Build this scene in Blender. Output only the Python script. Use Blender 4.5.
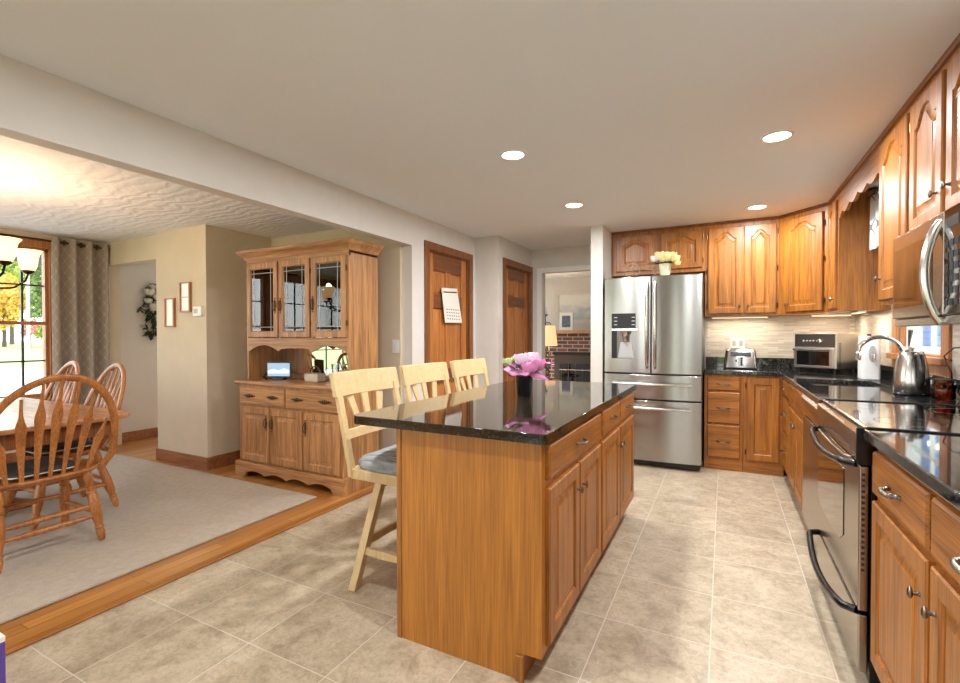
import bpy, bmesh, math, random
from math import sin, cos, pi, radians, sqrt
from mathutils import Vector, Matrix
random.seed(7)
for o in list(bpy.data.objects): bpy.data.objects.remove(o, do_unlink=True)
S = bpy.context.scene
COL = S.collection
# ------------------------------------------------------------------ camera, sky, sun, exposure
cam = bpy.data.cameras.new('camera'); co = bpy.data.objects.new('camera', cam); COL.objects.link(co)
cam.sensor_fit = 'HORIZONTAL'; cam.sensor_width = 36; cam.lens = 36 * 472.8 / 960
cam.clip_start = .02; cam.clip_end = 300
th, pt, ro = radians(27.326), radians(.786), radians(-.10)
_f = Vector((-sin(th) * cos(pt), cos(th) * cos(pt), -sin(pt)))
_r = Vector((cos(th), sin(th), 0)); _u = _r.cross(_f)
r_ = _r * cos(ro) + _u * sin(ro); u_ = _u * cos(ro) - _r * sin(ro)
co.matrix_world = Matrix(((r_.x, u_.x, -_f.x, 0), (r_.y, u_.y, -_f.y, 0), (r_.z, u_.z, -_f.z, 1.262), (0, 0, 0, 1)))
S.camera = co
W = bpy.data.worlds.new('sky'); S.world = W; W.use_nodes = True
nt = W.node_tree; bg = nt.nodes['Background']
tc = nt.nodes.new('ShaderNodeTexCoord'); sx = nt.nodes.new('ShaderNodeSeparateXYZ'); cr = nt.nodes.new('ShaderNodeValToRGB')
nt.links.new(tc.outputs['Generated'], sx.inputs[0]); nt.links.new(sx.outputs['Z'], cr.inputs[0]); nt.links.new(cr.outputs[0], bg.inputs[0])
cr.color_ramp.elements[0].position = 0.0; cr.color_ramp.elements[0].color = (.95, .95, .93, 1)
cr.color_ramp.elements[1].position = .6; cr.color_ramp.elements[1].color = (.62, .78, 1, 1)
bg.inputs[1].default_value = 4.5
sun = bpy.data.lights.new('sun', 'SUN'); sun.energy = 5.0; sun.angle = .01; sun.color = (1, .94, .85)
so = bpy.data.objects.new('sun', sun); COL.objects.link(so); so.rotation_euler = (radians(-52), 0, 0); so.location = (0, 0, 12)
so.rotation_euler = Vector((-.12, -1, -1.15)).to_track_quat('-Z', 'Y').to_euler()
S.view_settings.view_transform = 'Standard'; S.view_settings.look = 'None'; S.view_settings.gamma = 1
S.view_settings.exposure = 0.3; S.view_settings.use_curve_mapping = False
CAN_POWER = 22.0; UNDER_POWER = 2.2

# ------------------------------------------------------------------ materials
def lin(c):
    return tuple(((x / 255) / 12.92 if x / 255 <= .04045 else ((x / 255 + .055) / 1.055) ** 2.4) for x in c) + (1,)
MATS = {}
def newmat(name):
    m = bpy.data.materials.new(name); m.use_nodes = True
    MATS[name] = m
    return m, m.node_tree.nodes, m.node_tree.links, m.node_tree.nodes['Principled BSDF']
def setp(b, **k):
    for n, v in k.items(): b.inputs[n.replace('_', ' ')].default_value = v
def P(name, rgb, rough=.5, metal=0, emit=0, ecol=None, bump=0, bscale=60, var=0, vscale=8, spec=.5, stretch=None, aniso=0, coat=0):
    m, N, L, b = newmat(name)
    setp(b, Base_Color=lin(rgb), Roughness=rough, Metallic=metal)
    b.inputs['Specular IOR Level'].default_value = spec
    if coat: b.inputs['Coat Weight'].default_value = coat; b.inputs['Coat Roughness'].default_value = .08
    if aniso:
        b.inputs['Anisotropic'].default_value = aniso; b.inputs['Anisotropic Rotation'].default_value = .25
        tg = N.new('ShaderNodeTangent'); tg.direction_type = 'RADIAL'; tg.axis = 'Z'; L.new(tg.outputs[0], b.inputs['Tangent'])
    if emit: b.inputs['Emission Color'].default_value = lin(ecol or rgb); b.inputs['Emission Strength'].default_value = emit
    t = N.new('ShaderNodeTexCoord'); mp = N.new('ShaderNodeMapping'); L.new(t.outputs['Object'], mp.inputs[0])
    if stretch: mp.inputs['Scale'].default_value = stretch
    if var:
        n = N.new('ShaderNodeTexNoise'); n.inputs['Scale'].default_value = vscale; n.inputs['Detail'].default_value = 4
        L.new(mp.outputs[0], n.inputs['Vector'])
        r = N.new('ShaderNodeValToRGB'); L.new(n.outputs[0], r.inputs[0])
        r.color_ramp.elements[0].position = .3; r.color_ramp.elements[1].position = .7
        c = lin(rgb)
        r.color_ramp.elements[0].color = tuple(x * (1 - var) for x in c[:3]) + (1,)
        r.color_ramp.elements[1].color = tuple(min(1, x * (1 + var)) for x in c[:3]) + (1,)
        L.new(r.outputs[0], b.inputs['Base Color'])
    if bump:
        n = N.new('ShaderNodeTexNoise'); n.inputs['Scale'].default_value = bscale; n.inputs['Detail'].default_value = 3
        L.new(mp.outputs[0], n.inputs['Vector'])
        bp = N.new('ShaderNodeBump'); bp.inputs['Strength'].default_value = bump; bp.inputs['Distance'].default_value = .004
        L.new(n.outputs[0], bp.inputs['Height']); L.new(bp.outputs[0], b.inputs['Normal'])
    return m
def oak(name, light, dark, axis, rough=.42, rings=9, coat=.12, k=1.0):
    m, N, L, b = newmat(name)
    t = N.new('ShaderNodeTexCoord'); oi = N.new('ShaderNodeObjectInfo')
    ad = N.new('ShaderNodeVectorMath'); ad.operation = 'MULTIPLY_ADD'
    ad.inputs[1].default_value = (1, 1, 1)
    mu = N.new('ShaderNodeMath'); mu.operation = 'MULTIPLY'; mu.inputs[1].default_value = 17.0
    L.new(oi.outputs['Random'], mu.inputs[0]); L.new(t.outputs['Object'], ad.inputs[0]); L.new(mu.outputs[0], ad.inputs[2])
    mp = N.new('ShaderNodeMapping'); L.new(ad.outputs[0], mp.inputs[0])
    sc = [9.0 * k] * 3; sc[axis] = .5 * k; mp.inputs['Scale'].default_value = sc
    n = N.new('ShaderNodeTexNoise'); n.inputs['Scale'].default_value = 1; n.inputs['Detail'].default_value = 2; n.inputs['Distortion'].default_value = .35
    L.new(mp.outputs[0], n.inputs['Vector'])
    m1 = N.new('ShaderNodeMath'); m1.operation = 'MULTIPLY'; m1.inputs[1].default_value = rings; L.new(n.outputs[0], m1.inputs[0])
    m2 = N.new('ShaderNodeMath'); m2.operation = 'PINGPONG'; m2.inputs[1].default_value = 1; L.new(m1.outputs[0], m2.inputs[0])
    mp2 = N.new('ShaderNodeMapping'); L.new(ad.outputs[0], mp2.inputs[0])
    s2 = [210.0] * 3; s2[axis] = 5.0; mp2.inputs['Scale'].default_value = s2
    n2 = N.new('ShaderNodeTexNoise'); n2.inputs['Scale'].default_value = 1; n2.inputs['Detail'].default_value = 2; L.new(mp2.outputs[0], n2.inputs['Vector'])
    m3 = N.new('ShaderNodeMath'); m3.operation = 'MULTIPLY_ADD'; m3.inputs[1].default_value = 1.5; m3.inputs[2].default_value = -.45; L.new(n2.outputs[0], m3.inputs[0])
    m4 = N.new('ShaderNodeMath'); m4.operation = 'MULTIPLY_ADD'; m4.inputs[1].default_value = .34; L.new(m2.outputs[0], m4.inputs[0]); L.new(m3.outputs[0], m4.inputs[2])
    r = N.new('ShaderNodeValToRGB'); L.new(m4.outputs[0], r.inputs[0])
    a, d = lin(light), lin(dark)
    r.color_ramp.elements[0].position = .12; r.color_ramp.elements[0].color = a
    r.color_ramp.elements[1].position = .88; r.color_ramp.elements[1].color = d
    L.new(r.outputs[0], b.inputs['Base Color'])
    b.inputs['Roughness'].default_value = rough
    b.inputs['Coat Weight'].default_value = coat; b.inputs['Coat Roughness'].default_value = .3
    bp = N.new('ShaderNodeBump'); bp.inputs['Strength'].default_value = .12; bp.inputs['Distance'].default_value = .002; bp.invert = True
    L.new(m4.outputs[0], bp.inputs['Height']); L.new(bp.outputs[0], b.inputs['Normal'])
    return m
KL, KD = (184, 114, 38), (112, 63, 17)
oakz = oak('kitchen_oak_upright', KL, KD, 2); oakx = oak('kitchen_oak_along_x', KL, KD, 0); oaky = oak('kitchen_oak_along_y', KL, KD, 1)
ISL = oak('island_panel_oak', (190, 122, 38), (148, 90, 24), 2, rings=11)
HZ = oak('hutch_oak_upright', (206, 150, 94), (126, 80, 44), 2); HX = oak('hutch_oak_along_x', (206, 150, 94), (126, 80, 44), 0)
CH = oak('chair_oak', (194, 124, 60), (130, 72, 30), 2, rough=.3)
TBX = oak('table_oak', (208, 150, 100), (150, 92, 50), 0, rough=.22)
TBD = oak('table_base_oak', (150, 92, 50), (96, 54, 28), 2)
DZ = oak('door_stain_upright', (208, 132, 62), (142, 82, 34), 2); DY = oak('door_stain_across', (142, 84, 42), (96, 54, 26), 1)
CAS = oak('casing_stain', (150, 92, 46), (104, 58, 26), 2)
BASE = oak('baseboard_oak', (172, 112, 70), (120, 72, 42), 0)
WINO = oak('window_oak', (198, 132, 76), (150, 92, 48), 2)
PALE = oak('pale_maple', (216, 186, 136), (194, 160, 110), 2, rings=4, rough=.4)
WALL = P('wall_paint_cream', (218, 211, 203), .75, var=.02)
WALLD = P('wall_paint_tan', (217, 201, 176), .8, var=.03, vscale=5)
WHITE = P('white_trim', (236, 234, 230), .45)
CEIL = P('ceiling_paint', (236, 238, 242), .85)
def swirl():
    m, N, L, b = newmat('swirl_plaster')
    setp(b, Base_Color=lin((236, 237, 240)), Roughness=.8)
    t = N.new('ShaderNodeTexCoord'); w = N.new('ShaderNodeTexWave'); w.wave_type = 'RINGS'
    w.inputs['Scale'].default_value = 5; w.inputs['Distortion'].default_value = 9; w.inputs['Detail'].default_value = 3
    L.new(t.outputs['Object'], w.inputs['Vector'])
    bp = N.new('ShaderNodeBump'); bp.inputs['Strength'].default_value = .35; bp.inputs['Distance'].default_value = .01
    L.new(w.outputs['Fac'], bp.inputs['Height']); L.new(bp.outputs[0], b.inputs['Normal'])
    return m
SWIRL = swirl()
def tiles():
    m, N, L, b = newmat('stone_floor_tile')
    t = N.new('ShaderNodeTexCoord'); s = N.new('ShaderNodeSeparateXYZ'); L.new(t.outputs['Object'], s.inputs[0])
    def mth(op, a, v=None, v2=None):
        q = N.new('ShaderNodeMath'); q.operation = op
        for i, x in enumerate((a, v, v2)):
            if x is None: continue
            if isinstance(x, (int, float)): q.inputs[i].default_value = x
            else: L.new(x, q.inputs[i])
        return q.outputs[0]
    outs = []
    cells = []
    for ax, off in (('X', .045), ('Y', -.012)):
        u = mth('DIVIDE', mth('ADD', s.outputs[ax], off), .42)
        cells.append(mth('FLOOR', u))
        d = mth('SUBTRACT', .5, mth('ABSOLUTE', mth('SUBTRACT', mth('FRACT', u), .5)))
        outs.append(mth('MULTIPLY', d, .42))
    dist = mth('MINIMUM', outs[0], outs[1])
    g = mth('LESS_THAN', dist, .0021)
    cv = N.new('ShaderNodeCombineXYZ'); L.new(cells[0], cv.inputs[0]); L.new(cells[1], cv.inputs[1])
    wn = N.new('ShaderNodeTexWhiteNoise'); L.new(cv.outputs[0], wn.inputs['Vector'])
    of = N.new('ShaderNodeVectorMath'); of.operation = 'MULTIPLY_ADD'; L.new(wn.outputs['Color'], of.inputs[0]); of.inputs[1].default_value = (9, 9, 9); L.new(t.outputs['Object'], of.inputs[2])
    n1 = N.new('ShaderNodeTexNoise'); n1.inputs['Scale'].default_value = 7; n1.inputs['Detail'].default_value = 12; n1.inputs['Roughness'].default_value = .72; n1.inputs['Distortion'].default_value = .5
    L.new(of.outputs[0], n1.inputs['Vector'])
    r = N.new('ShaderNodeValToRGB'); L.new(n1.outputs[0], r.inputs[0])
    e = r.color_ramp.elements; e[0].position = .3; e[0].color = lin((154, 135, 110)); e[1].position = .66; e[1].color = lin((202, 185, 160))
    x = e.new(.46); x.color = lin((181, 163, 138))
    n3 = N.new('ShaderNodeTexNoise'); n3.inputs['Scale'].default_value = 38; n3.inputs['Detail'].default_value = 8; n3.inputs['Roughness'].default_value = .75; n3.inputs['Distortion'].default_value = .8
    L.new(of.outputs[0], n3.inputs['Vector'])
    r3 = N.new('ShaderNodeValToRGB'); L.new(n3.outputs[0], r3.inputs[0]); r3.color_ramp.elements[0].position = .34; r3.color_ramp.elements[0].color = (.62, .58, .54, 1); r3.color_ramp.elements[1].position = .56; r3.color_ramp.elements[1].color = (1.12, 1.12, 1.12, 1)
    m3_ = N.new('ShaderNodeMixRGB'); m3_.blend_type = 'MULTIPLY'; m3_.inputs[0].default_value = .6; L.new(r.outputs[0], m3_.inputs[1]); L.new(r3.outputs[0], m3_.inputs[2])
    mb = N.new('ShaderNodeMixRGB'); mb.blend_type = 'MULTIPLY'; mb.inputs[0].default_value = .15
    L.new(m3_.outputs[0], mb.inputs[1]); L.new(wn.outputs['Value'], mb.inputs[2])
    mx = N.new('ShaderNodeMixRGB'); L.new(g, mx.inputs[0]); L.new(mb.outputs[0], mx.inputs[1]); mx.inputs[2].default_value = lin((208, 196, 178))
    L.new(mx.outputs[0], b.inputs['Base Color'])
    b.inputs['Roughness'].default_value = .36
    h = mth('SUBTRACT', mth('MULTIPLY', n1.outputs[0], .35), g)
    bp = N.new('ShaderNodeBump'); bp.inputs['Strength'].default_value = .25; bp.inputs['Distance'].default_value = .003; L.new(h, bp.inputs['Height']); L.new(bp.outputs[0], b.inputs['Normal'])
    return m
TILE = tiles()
def planks():
    m, N, L, b = newmat('hardwood_planks')
    t = N.new('ShaderNodeTexCoord'); mp = N.new('ShaderNodeMapping'); L.new(t.outputs['Object'], mp.inputs[0]); mp.inputs['Rotation'].default_value = (0, 0, pi / 2)
    br = N.new('ShaderNodeTexBrick'); L.new(mp.outputs[0], br.inputs['Vector'])
    br.inputs['Scale'].default_value = 1; br.inputs['Brick Width'].default_value = .9; br.inputs['Row Height'].default_value = .07; br.inputs['Mortar Size'].default_value = .0012
    br.inputs['Color1'].default_value = lin((202, 142, 74)); br.inputs['Color2'].default_value = lin((166, 104, 48)); br.inputs['Mortar'].default_value = lin((84, 48, 22)); br.inputs['Bias'].default_value = -.1
    mp2 = N.new('ShaderNodeMapping'); L.new(t.outputs['Object'], mp2.inputs[0]); mp2.inputs['Scale'].default_value = (50, 2, 50)
    n = N.new('ShaderNodeTexNoise'); n.inputs['Scale'].default_value = 1; n.inputs['Detail'].default_value = 3; L.new(mp2.outputs[0], n.inputs['Vector'])
    r = N.new('ShaderNodeValToRGB'); L.new(n.outputs[0], r.inputs[0]); r.color_ramp.elements[0].color = (.6, .55, .5, 1); r.color_ramp.elements[0].position = .3; r.color_ramp.elements[1].position = .65
    mx = N.new('ShaderNodeMixRGB'); mx.blend_type = 'MULTIPLY'; mx.inputs[0].default_value = .6; L.new(br.outputs[0], mx.inputs[1]); L.new(r.outputs[0], mx.inputs[2])
    L.new(mx.outputs[0], b.inputs['Base Color']); b.inputs['Roughness'].default_value = .3; b.inputs['Coat Weight'].default_value = .3
    return m
PLANK = planks()
def brick(name, c1, c2, mo, bw, rh, ms, axes, rough=.6, off=.5, bias=0, wild=0):
    m, N, L, b = newmat(name)
    t = N.new('ShaderNodeTexCoord'); s = N.new('ShaderNodeSeparateXYZ'); cb = N.new('ShaderNodeCombineXYZ')
    L.new(t.outputs['Object'], s.inputs[0]); L.new(s.outputs[axes[0]], cb.inputs[0]); L.new(s.outputs[axes[1]], cb.inputs[1])
    br = N.new('ShaderNodeTexBrick'); L.new(cb.outputs[0], br.inputs['Vector']); br.offset = off
    br.inputs['Scale'].default_value = 1; br.inputs['Brick Width'].default_value = bw; br.inputs['Row Height'].default_value = rh; br.inputs['Mortar Size'].default_value = ms
    br.inputs['Color1'].default_value = lin(c1); br.inputs['Color2'].default_value = lin(c2); br.inputs['Mortar'].default_value = lin(mo); br.inputs['Bias'].default_value = bias
    L.new(br.outputs[0], b.inputs['Base Color']); b.inputs['Roughness'].default_value = rough
    bp = N.new('ShaderNodeBump'); bp.invert = True; bp.inputs['Strength'].default_value = .4; bp.inputs['Distance'].default_value = .004
    L.new(br.outputs['Fac'], bp.inputs['Height']); L.new(bp.outputs[0], b.inputs['Normal'])
    return m
SPLX = brick('mosaic_strip_tile_back', (222, 214, 202), (190, 180, 166), (204, 196, 182), .13, .017, .0012, 'XZ', .35, .37)
SPLY = brick('mosaic_strip_tile_side', (222, 214, 202), (190, 180, 166), (204, 196, 182), .13, .017, .0012, 'YZ', .35, .37)
BRICK = brick('fireplace_brick', (128, 84, 70), (92, 66, 60), (188, 176, 164), .2, .068, .008, 'XZ', .85)
def granite(name, base, spk, spk2):
    m, N, L, b = newmat(name)
    t = N.new('ShaderNodeTexCoord')
    v = N.new('ShaderNodeTexVoronoi'); v.inputs['Scale'].default_value = 170; L.new(t.outputs['Object'], v.inputs['Vector'])
    n = N.new('ShaderNodeTexNoise'); n.inputs['Scale'].default_value = 90; n.inputs['Detail'].default_value = 4; L.new(t.outputs['Object'], n.inputs['Vector'])
    r = N.new('ShaderNodeValToRGB'); L.new(n.outputs[0], r.inputs[0]); r.color_ramp.elements[0].position = .5; r.color_ramp.elements[0].color = lin(base); r.color_ramp.elements[1].position = .72; r.color_ramp.elements[1].color = lin(spk)
    s = N.new('ShaderNodeSeparateColor'); L.new(v.outputs['Color'], s.inputs[0])
    g = N.new('ShaderNodeMath'); g.operation = 'GREATER_THAN'; g.inputs[1].default_value = .9; L.new(s.outputs[0], g.inputs[0])
    mx = N.new('ShaderNodeMixRGB'); L.new(g.outputs[0], mx.inputs[0]); L.new(r.outputs[0], mx.inputs[1]); mx.inputs[2].default_value = lin(spk2)
    L.new(mx.outputs[0], b.inputs['Base Color']); b.inputs['Roughness'].default_value = .05; b.inputs['IOR'].default_value = 1.6
    b.inputs['Coat Weight'].default_value = .15; b.inputs['Coat Roughness'].default_value = .02
    return m
GRAN = granite('black_granite', (22, 22, 22), (52, 52, 50), (84, 86, 84))
GRANI = granite('brown_black_granite', (28, 23, 17), (54, 44, 31), (72, 60, 42))
STEEL = P('brushed_steel', (170, 168, 164), .22, 1, stretch=(3, 3, 300), bump=.03, bscale=1, aniso=.9)
STEELH = P('handle_steel', (222, 219, 214), .18, 1)
STEELD = P('dark_steel', (120, 116, 112), .3, 1)
RSTEEL = P('range_steel', (176, 168, 158), .22, 1, stretch=(2, 2, 200), bump=.02, bscale=1)
CHROME = P('chrome', (225, 225, 225), .06, 1)
NICKEL = P('satin_nickel', (176, 168, 156), .25, 1)
PEWTER = P('aged_pewter', (132, 122, 112), .3, 1, bump=.2, bscale=300)
BRASSD = P('antique_brass', (92, 70, 44), .36, 1)
BLACK = P('black_plastic', (14, 14, 15), .25)
BLACKM = P('black_matte', (24, 23, 23), .6)
BGLASS = P('black_glass', (8, 8, 9), .03, coat=1)
GREYD = P('grey_dark', (66, 64, 62), .4)
PLASW = P('white_plastic', (238, 237, 234), .3)
LGREY = P('light_grey_plastic', (176, 174, 172), .35)
MIRROR = P('mirror_silver', (232, 232, 230), .01, 1)
def glass(name, tint=(1, 1, 1), refl=1.0, ior=1.45):
    m, N, L, b = newmat(name); N.remove(b); out = N['Material Output']
    tr = N.new('ShaderNodeBsdfTransparent'); tr.inputs[0].default_value = (*tint, 1)
    gl = N.new('ShaderNodeBsdfGlossy'); gl.inputs['Roughness'].default_value = .01
    fr = N.new('ShaderNodeFresnel'); fr.inputs[0].default_value = ior
    mu = N.new('ShaderNodeMath'); mu.operation = 'MULTIPLY'; mu.inputs[1].default_value = refl; mu.use_clamp = True; L.new(fr.outputs[0], mu.inputs[0])
    mx = N.new('ShaderNodeMixShader'); L.new(mu.outputs[0], mx.inputs[0]); L.new(tr.outputs[0], mx.inputs[1]); L.new(gl.outputs[0], mx.inputs[2]); L.new(mx.outputs[0], out.inputs[0])
    return m
GLASS = glass('window_glass', (.97, .98, .97), .4)
CGLASS = glass('cabinet_glass', (.95, .96, .95), 2.2)
AMBER = glass('amber_glass', (.75, .30, .05), 1.3)
RUGM = P('rug_wool', (184, 168, 150), .95, var=.08, vscale=30, bump=.9, bscale=240)
SHADE = P('glowing_alabaster_shade', (255, 214, 160), .5, emit=2.2, ecol=(255, 204, 140))
LSHADE = P('glowing_linen_shade', (250, 214, 168), .7, emit=.75, ecol=(255, 205, 150))
LED = P('led_disc', (255, 250, 240), .5, emit=12, ecol=(255, 246, 232))
WARMLED = P('warm_led_strip', (255, 226, 180), .5, emit=1.6, ecol=(255, 226, 180))
PINKT = P('pink_tissue', (226, 142, 188), .7, var=.25, vscale=20)
LILAC = P('lilac_petal', (232, 206, 226), .7, var=.12, vscale=40)
CREAM = P('cream_petal', (240, 214, 150), .7, var=.15, vscale=30)
GREENP = P('pale_green_petal', (196, 208, 150), .7, var=.15, vscale=40)
LEAF = P('dark_leaf', (44, 62, 40), .6, var=.3, vscale=30)
PURPLE = P('purple_card', (92, 66, 150), .5)
CUSH = P('dark_seat_pad', (58, 54, 54), .8, var=.3, vscale=30)
PIPING = P('white_piping', (224, 222, 218), .7)
PAPER = P('paper', (238, 230, 218), .8)
PAPERL = P('paper_lines', (150, 140, 130), .8)
def fabric_stripe():
    m, N, L, b = newmat('grey_brushed_seat_fabric')
    t = N.new('ShaderNodeTexCoord'); mp = N.new('ShaderNodeMapping'); L.new(t.outputs['Object'], mp.inputs[0]); mp.inputs['Scale'].default_value = (110, 9, 9)
    n = N.new('ShaderNodeTexNoise'); n.inputs['Scale'].default_value = 1; n.inputs['Detail'].default_value = 4; L.new(mp.outputs[0], n.inputs['Vector'])
    r = N.new('ShaderNodeValToRGB'); L.new(n.outputs[0], r.inputs[0]); r.color_ramp.elements[0].position = .3; r.color_ramp.elements[0].color = lin((88, 90, 94)); r.color_ramp.elements[1].position = .7; r.color_ramp.elements[1].color = lin((184, 184, 184))
    L.new(r.outputs[0], b.inputs['Base Color']); b.inputs['Roughness'].default_value = .7
    return m
SEATF = fabric_stripe()
def trellis(name, c, line, ax, sx_, sz_, wd):
    m, N, L, b = newmat(name)
    t = N.new('ShaderNodeTexCoord'); s = N.new('ShaderNodeSeparateXYZ'); L.new(t.outputs['UV'], s.inputs[0])
    def mth(op, a, v=None):
        q = N.new('ShaderNodeMath'); q.operation = op
        for i, x in enumerate((a, v)):
            if x is None: continue
            if isinstance(x, (int, float)): q.inputs[i].default_value = x
            else: L.new(x, q.inputs[i])
        return q.outputs[0]
    u = mth('MULTIPLY', s.outputs[0], 2 * pi / sx_); v = mth('MULTIPLY', s.outputs[1], 2 * pi / sz_)
    a = mth('ABSOLUTE', mth('ADD', mth('COSINE', u), mth('COSINE', v)))
    g = mth('LESS_THAN', a, wd)
    mx = N.new('ShaderNodeMixRGB'); L.new(g, mx.inputs[0]); mx.inputs[1].default_value = lin(c); mx.inputs[2].default_value = lin(line)
    L.new(mx.outputs[0], b.inputs['Base Color']); b.inputs['Roughness'].default_value = .7
    return m
CURT = trellis('taupe_trellis_fabric', (156, 142, 128), (178, 164, 150), 0, .075, .12, .16)
CURTW = trellis('white_trellis_fabric', (236, 236, 238), (120, 122, 128), 0, .16, .24, .12)

# ------------------------------------------------------------------ mesh builder
class M:
    def __init__(s): s.v = []; s.f = []; s.uv = None
    def add(s, vs, fs):
        k = len(s.v); s.v += [tuple(v) for v in vs]; s.f += [tuple(i + k for i in f) for f in fs]; return s
    def box(s, x0, x1, y0, y1, z0, z1):
        return s.add([(x0, y0, z0), (x1, y0, z0), (x1, y1, z0), (x0, y1, z0), (x0, y0, z1), (x1, y0, z1), (x1, y1, z1), (x0, y1, z1)],
                     [(0, 3, 2, 1), (4, 5, 6, 7), (0, 1, 5, 4), (1, 2, 6, 5), (2, 3, 7, 6), (3, 0, 4, 7)])
    def fbox(s, F, a0, a1, b0, b1, n0, n1):
        c = [F(a, b, n) for n in (n0, n1) for a, b in ((a0, b0), (a1, b0), (a1, b1), (a0, b1))]
        return s.add(c, [(0, 3, 2, 1), (4, 5, 6, 7), (0, 1, 5, 4), (1, 2, 6, 5), (2, 3, 7, 6), (3, 0, 4, 7)])
    def loops(s, Ls, cap0=True, cap1=True, closed=True):
        n = len(Ls[0]); vs = [p for l in Ls for p in l]; fs = []
        for i in range(len(Ls) - 1):
            for j in range(n if closed else n - 1):
                k = (j + 1) % n
                fs.append((i * n + j, i * n + k, (i + 1) * n + k, (i + 1) * n + j))
        if cap0: fs.append(tuple(range(n))[::-1])
        if cap1: fs.append(tuple((len(Ls) - 1) * n + j for j in range(n)))
        return s.add(vs, fs)
    def prism(s, poly, vec):
        vec = Vector(vec); p = [Vector(q) for q in poly]
        return s.loops([p, [q + vec for q in p]])
    def tube(s, pts, r, seg=8, closed=False, flat=None):
        pts = [Vector(p) for p in pts]; n = len(pts); Ls = []
        rr = r if isinstance(r, (list, tuple)) else [r] * n
        up = None
        for i, p in enumerate(pts):
            a = pts[(i - 1) % n] if (closed or i > 0) else p
            b = pts[(i + 1) % n] if (closed or i < n - 1) else p
            t = (b - a).normalized()
            if up is None:
                up = Vector((0, 0, 1)) if abs(t.z) < .9 else Vector((0, 1, 0))
                if flat is not None: up = Vector(flat)
            x = t.cross(up)
            if x.length < 1e-5: x = t.cross(Vector((1, .3, .2)))
            x.normalize(); y = x.cross(t).normalized()
            if flat is None: up = y
            Ls.append([p + x * (rr[i] * cos(2 * pi * j / seg)) + y * (rr[i] * sin(2 * pi * j / seg)) for j in range(seg)])
        if closed: Ls.append(Ls[0]); return s.loops(Ls, False, False)
        return s.loops(Ls)
    def lathe(s, prof, o=(0, 0, 0), axis=(0, 0, 1), seg=16, cap=True):
        ax = Vector(axis).normalized(); o = Vector(o)
        x = ax.orthogonal().normalized(); y = ax.cross(x)
        Ls = [[o + ax * z + x * (r * cos(2 * pi * j / seg)) + y * (r * sin(2 * pi * j / seg)) for j in range(seg)] for r, z in prof]
        return s.loops(Ls, cap, cap)
    def ball(s, c, rx, ry=None, rz=None, seg=12, rings=8):
        ry = ry or rx; rz = rz or rx
        Ls = []
        for i in range(rings + 1):
            a = -pi / 2 + pi * i / rings
            k = max(cos(a), .02)
            Ls.append([(c[0] + rx * k * cos(2 * pi * j / seg), c[1] + ry * k * sin(2 * pi * j / seg), c[2] + rz * sin(a)) for j in range(seg)])
        return s.loops(Ls)
    def grid(s, rows, th=0):
        n = len(rows[0]); vs = [p for r in rows for p in r]
        return s.add(vs, [(i * n + j, i * n + j + 1, (i + 1) * n + j + 1, (i + 1) * n + j) for i in range(len(rows) - 1) for j in range(n - 1)])
def worldloc(o):
    v = Vector((0, 0, 0))
    while o is not None: v += o.location; o = o.parent
    return v
def obj(name, m, mat, parent=None, bev=0, smooth=True, loc=None, seg=2):
    if parent is None:
        if loc is None:
            xs, ys, zs = zip(*m.v); loc = ((min(xs) + max(xs)) / 2, (min(ys) + max(ys)) / 2, min(zs))
        off = Vector(loc)
    else: off = worldloc(parent)
    me = bpy.data.meshes.new(name)
    me.from_pydata([tuple(Vector(v) - off) for v in m.v], [], m.f)
    b = bmesh.new(); b.from_mesh(me); bmesh.ops.recalc_face_normals(b, faces=b.faces); b.to_mesh(me); b.free()
    if m.uv:
        ul = me.uv_layers.new(name='UVMap')
        for l in me.loops: ul.data[l.index].uv = m.uv[l.vertex_index]
    me.materials.append(mat)
    if smooth: me.shade_smooth(); me.set_sharp_from_angle(angle=radians(38))
    o = bpy.data.objects.new(name, me); COL.objects.link(o)
    if parent is None: o.location = off
    else: o.parent = parent
    if bev:
        md = o.modifiers.new('bevel', 'BEVEL'); md.width = bev; md.segments = seg; md.limit_method = 'ANGLE'; md.angle_limit = radians(50); md.harden_normals = True
    return o
def tag(o, label, cat, group=None):
    o['label'] = label; o['category'] = cat
    if group: o['group'] = group
    return o
def thing(name, label, cat, loc=(0, 0, 0), group=None):
    o = bpy.data.objects.new(name, None); COL.objects.link(o); o.location = loc; o.empty_display_size = .1
    return tag(o, label, cat, group)
def struct(name, m, mat, parent=None, bev=0, smooth=True):
    o = obj(name, m, mat, parent, bev, smooth)
    if parent is None: o['kind'] = 'structure'
    return o
def sempty(name, loc):
    o = bpy.data.objects.new(name, None); COL.objects.link(o); o.location = loc; o['kind'] = 'structure'; return o
def copy_tree(o, parent=None):
    c = o.copy(); COL.objects.link(c)
    if parent is not None: c.parent = parent
    for ch in list(o.children): copy_tree(ch, c)
    return c
def dup(o, loc, label=None, rz=None):
    c = copy_tree(o); c.location = loc
    if rz is not None: c.rotation_euler.z = rz
    if label: c['label'] = label
    return c
def frame(o, A, N):
    o, A, N = Vector(o), Vector(A), Vector(N); Z = Vector((0, 0, 1))
    return lambda a, b, n=0: o + A * a + Z * b + N * n
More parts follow.
